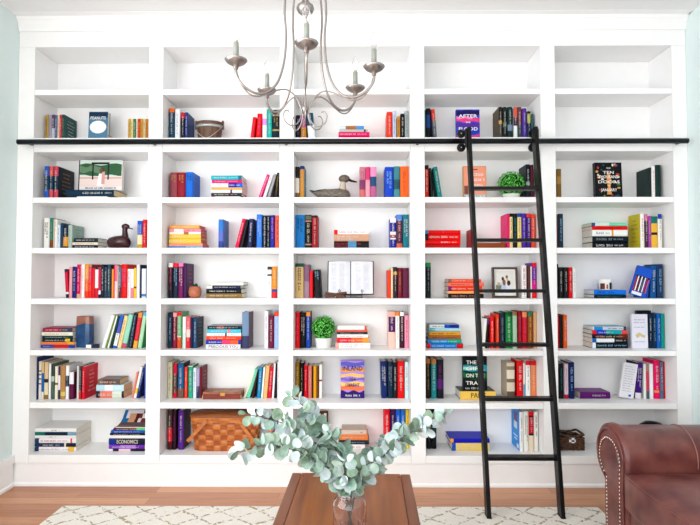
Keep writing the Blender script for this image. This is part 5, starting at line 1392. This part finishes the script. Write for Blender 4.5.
# ================================================================== chandelier
h_ = .82; CY = 2.07; hub = at(305.2, 72, CY); hub.z = CAMZ + .82; PR = .276
PANS = []
for px_, py_ in ((306.5, 43.5), (374, 67), (355.3, 88), (267, 90.5), (236, 60.5)):
    Y_ = 2.
    for _ in range(60): Y_ += (hub.z + .007 - at(px_, py_, Y_).z) * 1.5
    p_ = at(px_, py_, Y_); PANS.append((math.atan2(p_.y - CY, p_.x - hub.x), math.hypot(p_.y - CY, p_.x - hub.x)))
print('PANS', [(round(math.degrees(a)), round(r, 3)) for a, r in PANS], hub)
ch = thing('chandelier', 'brushed nickel five-arm candle chandelier hanging in upper middle of the room', 'chandelier', (hub.x, CY, hub.z))
def rot(p, a): return Vector((p[0] * math.cos(a), p[0] * math.sin(a), p[1]))
for k_ in range(5):
    a_, rr_ = PANS[k_]; rot = lambda p, a, rr_=rr_: Vector(((p[0] * (1 if p[0] < .05 else 1 + (rr_ / PR - 1) * (p[0] - .05) / (PR - .05))) * math.cos(a), (p[0] * (1 if p[0] < .05 else 1 + (rr_ / PR - 1) * (p[0] - .05) / (PR - .05))) * math.sin(a), p[1]))
    bm = bmesh.new()
    tube(bm, [rot(p, a_) for p in ((PR, -.012), (PR - .002, -.05), (.245, -.088), (.2, -.108), (.155, -.098), (.117, -.058), (.095, .0), (.083, .07), (.08, .15), (.086, .235), (.078, .33), (.045, .42), (.018, .45))], lambda s: .0054 - .0013 * s, 8, sm=7); obj('arm', bm, NICKEL, ch)
    bm = bmesh.new(); tube(bm, [rot(p, a_) for p in ((PR - .001, -.03), (.259, -.078), (.228, -.112), (.195, -.12), (.155, -.105), (.11, -.083), (.073, -.078), (.042, -.098), (.022, -.132), (.014, -.16), (.026, -.198), (.052, -.218), (.08, -.206), (.09, -.18), (.08, -.16), (.066, -.162))], lambda s: .0032 - .0008 * s, 7, sm=6); obj('scroll', bm, NICKEL, ch)
    c_ = rot((PR, 0), a_)
    bm = bmesh.new(); lathe(bm, [(.004, -.03), (.009, -.026), (.01, -.014), (.02, -.011), (.035, -.002), (.043, .008), (.0425, .01), (.032, .004), (.014, .003), (.01, .006), (.002, .006)], 28); pn = obj('drip_pan', bm, NICKEL, ch, loc=c_)
    bm = bmesh.new(); lathe(bm, [(.0105, .006), (.0105, .076), (.009, .078), (.001, .078)], 20); obj('candle_sleeve', bm, noisy('sleeve_enamel', '989d96', 'a8ada6', rough=.4), ch, loc=c_)
    bm = bmesh.new(); lathe(bm, [(.0075, .0782), (.0075, .084), (.002, .0845)], 14); obj('socket', bm, mat('c9c6b8', .3, .6), ch, loc=c_)
    bm = bmesh.new(); lathe(bm, [(r__, .0848 + (z__ - .0886) * .82) for r__, z__ in [(.006, .0886), (.0125, .098), (.0165, .112), (.015, .128), (.009, .146), (.0035, .158), (.0008, .164), (.0006, .163), (.003, .157), (.0083, .1455), (.0143, .1278), (.0158, .112), (.0118, .0985), (.0055, .0892)]], 20); obj('bulb', bm, BULB, ch, loc=c_)
bm = bmesh.new(); lathe(bm, [(.002, -.165), (.008, -.16), (.012, -.15), (.016, -.143), (.012, -.136), (.006, -.13), (.005, -.1), (.002, -.09)], 18); obj('lower_hub', bm, NICKEL, ch)
bm = bmesh.new(); lathe(bm, [(.003, .222), (.010, .228), (.016, .238), (.03, .25), (.036, .264), (.033, .275), (.02, .285), (.012, .3), (.014, .33), (.024, .36), (.026, .4), (.02, .46), (.008, .475), (.003, .478)], 26); obj('centre_column', bm, NICKEL, ch)
bm = bmesh.new(); zc_ = CEILZ - .001 - hub.z; tube(bm, [(0, 0, .47), (0, 0, zc_ - .02)], .004, 8, sm=0); obj('hanging_rod', bm, NICKEL, ch)
bm = bmesh.new(); lathe(bm, [(.06, zc_), (.058, zc_ - .012), (.02, zc_ - .03), (.003, zc_ - .032)], 26); obj('ceiling_rose', bm, NICKEL, ch)

# ================================================================== leather sofa (faces left; far arm in view)
AX = 1.250; SX1 = XR - .04
sf = thing('leather_sofa', 'burgundy brown leather rolled-arm sofa with nailhead trim along right wall', 'sofa', (1.7, 1.45, .001))
off = Vector((1.7, 1.45, .001))
def sobj(name, bm, m=LEATHER, **k):
    for v in bm.verts: v.co -= off
    return obj(name, bm, m, sf, **k)
def arm_profile(yc, s, g=0.):
    """YZ outline of the rolled arm; s=+1 roll leans away to +Y"""
    pts = []; zc, r_ = .497, .138 + g
    for i in range(25):
        a_ = R(-62 + 290 * i / 24)  # from the far underside over the top to the near underside
        a_ = R(-52 + 232 * i / 24); pts.append((yc + s * r_ * math.cos(a_), zc + r_ * math.sin(a_)))
    pts += [(yc - s * .143, .36), (yc - s * .145, .06), (yc + s * .045, .06), (yc + s * .045, .36)]
    return pts
for yc, s in ((2.566, 1), (.33, -1)):
    bm = bmesh.new(); pr = arm_profile(yc, s); n = len(pr); rings = []
    for x, gr in ((AX + .002, -.012), (AX - .0, -.004), (AX + .006, .004), (AX + .03, .006), (AX + .06, 0), (SX1 - .05, 0), (SX1, -.01)):
        cy_, cz_ = yc, .40
        rings.append([bm.verts.new((x, cy_ + (y - cy_) * (1 + gr * 8), cz_ + (z - cz_) * (1 + gr * (8 if z > .3 else 0)))) for y, z in pr])
    for p, q in zip(rings, rings[1:]):
        for i in range(n): f = bm.faces.new((p[i], p[(i + 1) % n], q[(i + 1) % n], q[i])); f.smooth = True
    bm.faces.new(rings[0]); bm.faces.new(rings[-1]); ar = sobj('arm', bm)
    # piping and front panel
    bm = bmesh.new(); cy_, cz_ = yc, .42
    path = [(AX - .002, cy_ + (y - cy_) * .93, cz_ + (z - cz_) * .95) for y, z in pr[:-1]]
    ins = lambda f_: [Vector((AX - .003, cy_ + (y - cy_) * f_ * (.92 if z < .4 else 1), cz_ + (z - cz_) * (f_ if z > .3 else 1))) for y, z in pr]
    tube(bm, ins(.92) + [ins(.92)[0]], .005, 7, sm=0)
    sobj('piping', bm)
    bm = bmesh.new(); vs = [bm.verts.new(p + Vector((-.002, 0, 0))) for p in ins(.62)]; bm.faces.new(vs); back_ = [bm.verts.new(p + Vector((.004, 0, 0))) for p in ins(.66)]
    for i in range(n): bm.faces.new((vs[i], vs[(i + 1) % n], back_[(i + 1) % n], back_[i]))
    sobj('front_panel', bm)
    bm = bmesh.new(); Q = ins(.72); Q = Q[:]; D_ = 0
    pth = []
    for p, q in zip(Q, Q[1:] + Q[:1]):
        L2 = (q - p).length; m2 = max(1, int(L2 / .017))
        for i in range(m2): pth.append(p.lerp(q, i / m2))
    last = None
    for p in pth:
        if last is None or (p - last).length > .014: ball(bm, p + Vector((-.002, 0, 0)), .0052, (.6, 1, 1), 8, 6); last = p
    sobj('nailhead_trim', bm, mat('f0e2d6', .22, .9))
bm = bmesh.new()
# stitched seam over the far arm
sx_ = 1.575; tube(bm, [(sx_ + .012 * math.sin(i * .12), 2.566 + .139 * math.cos(R(28 + i * 9)), .497 + .139 * math.sin(R(28 + i * 9))) for i in range(20)], .0022, 6, sm=2); sobj('arm_seam', bm, mat('a88078', .6))
bm = bmesh.new(); box(bm, (AX + .012, .478, .06), (SX1, 2.419, .30)); sobj('seat_base', bm, bevel=.012)
for y0, y1 in ((.48, 1.12), (1.125, 1.77), (1.775, 2.418)):
    bm = bmesh.new(); nx, ny = 10, 10; x0, x1 = AX - .012, SX1 - .2; T_ = []; B_ = []
    for i in range(nx + 1):
        rt = []; rb = []
        for j in range(ny + 1):
            u, v = i / nx, j / ny; cr = (1 - (2 * u - 1) ** 6) * (1 - (2 * v - 1) ** 6)
            ex = .014 * (1 - (2 * v - 1) ** 4)
            x = x0 + (x1 - x0) * u - (ex if i == 0 else 0)
            rt.append(bm.verts.new((x, y0 + (y1 - y0) * v, .458 + .022 * cr ** .5))); rb.append(bm.verts.new((x, y0 + (y1 - y0) * v, .303)))
        T_.append(rt); B_.append(rb)
    for i in range(nx):
        for j in range(ny):
            f = bm.faces.new((T_[i][j], T_[i + 1][j], T_[i + 1][j + 1], T_[i][j + 1])); f.smooth = True; bm.faces.new((B_[i][j], B_[i][j + 1], B_[i + 1][j + 1], B_[i + 1][j]))
    for i in range(nx):
        bm.faces.new((T_[i][0], B_[i][0], B_[i + 1][0], T_[i + 1][0])); bm.faces.new((T_[i][ny], T_[i + 1][ny], B_[i + 1][ny], B_[i][ny]))
    for j in range(ny):
        bm.faces.new((T_[0][j], T_[0][j + 1], B_[0][j + 1], B_[0][j])); bm.faces.new((T_[nx][j], B_[nx][j], B_[nx][j + 1], T_[nx][j + 1]))
    cu = sobj('seat_cushion', bm, bevel=.012)
    bm = bmesh.new(); tube(bm, [(x0 + .002, y0 + .01, .457), (x0 - .012, (y0 + y1) / 2, .459), (x0 + .002, y1 - .01, .457)], .005, 8)
    for v in bm.verts: v.co -= off
    obj('welt', bm, LEATHER, cu)
bm = bmesh.new(); box(bm, (SX1 - .19, .478, .3), (SX1, 2.419, .86)); sobj('back_rest', bm, bevel=.05)
for x_ in (AX + .06, SX1 - .06):
    for y_ in (.36, 2.54):
        bm = bmesh.new(); lathe(bm, [(.02, 0), (.03, .02), (.026, .06)], 14, (x_, y_, .0015 + (.012 if x_ < 1.45 else 0))); sobj('foot', bm, mat('3a2014', .4))

# ================================================================== light: daylight
w = D.worlds.new('daylight'); bpy.context.scene.world = w; w.use_nodes = True
w.node_tree.nodes['Background'].inputs[0].default_value = (.93, .97, 1, 1); w.node_tree.nodes['Background'].inputs[1].default_value = 1.35
def area(name, loc, rot, sx, sy, e_, col=(1, 1, 1)):
    l = D.lights.new(name, 'AREA'); l.shape = 'RECTANGLE'; l.size = sx; l.size_y = sy; l.energy = e_; l.color = col
    o = D.objects.new(name, l); COL.objects.link(o); o.location = loc; o.rotation_euler = rot; return o
area('window_daylight_left', (XL + .02, (WY0 + WY1) / 2, (WZ0 + WZ1) / 2), (R(90), 0, R(-72)), WY1 - WY0, WZ1 - WZ0, 95, (.96, .98, 1))
area('window_daylight_behind', (-.3, -3.0, 1.75), (R(90), 0, 0), 3.6, 2.2, 88, (1, .985, .97))
sc = bpy.context.scene
sc.view_settings.view_transform = 'Standard'; sc.view_settings.look = 'None'; sc.view_settings.gamma = 1; sc.view_settings.use_curve_mapping = False
sc.view_settings.exposure = -0.03
# ================================================================== past three hundred books: the narrowest upright spines as one mass
bks = [o for o in COL.objects if o.type == 'EMPTY' and o.get('category') == 'book']
def face(o):
    c = next(k for k in o.children if k.name.startswith('cover')); xs = [v.co.x for v in c.data.vertices]; zs = [v.co.z for v in c.data.vertices]
    return (max(xs) - min(xs)) * (max(zs) - min(zs))
up = sorted((o for o in bks if 'from left' in o['label']), key=face)
drop = up[:max(0, len(bks) - 300)]
bpy.context.view_layer.update()
V, FC, MI, MATS = [], [], [], []
for o in drop:
    for c in o.children:
        M_ = c.matrix_world; b0 = len(V); V += [tuple(M_ @ v.co) for v in c.data.vertices]
        for p in c.data.polygons:
            m = c.data.materials[p.material_index]
            if m not in MATS: MATS.append(m)
            FC.append(tuple(b0 + i for i in p.vertices)); MI.append(MATS.index(m))
me = D.meshes.new('books'); me.from_pydata(V, [], FC)
for m in MATS: me.materials.append(m)
me.polygons.foreach_set('material_index', MI); me.update()
o = D.objects.new('books', me); COL.objects.link(o); o['kind'] = 'stuff'
tag(o, 'narrowest upright books filling gaps between thicker spines throughout the white bookcase', 'books')
for q in drop:
    for c in list(q.children): D.objects.remove(c)
    D.objects.remove(q)
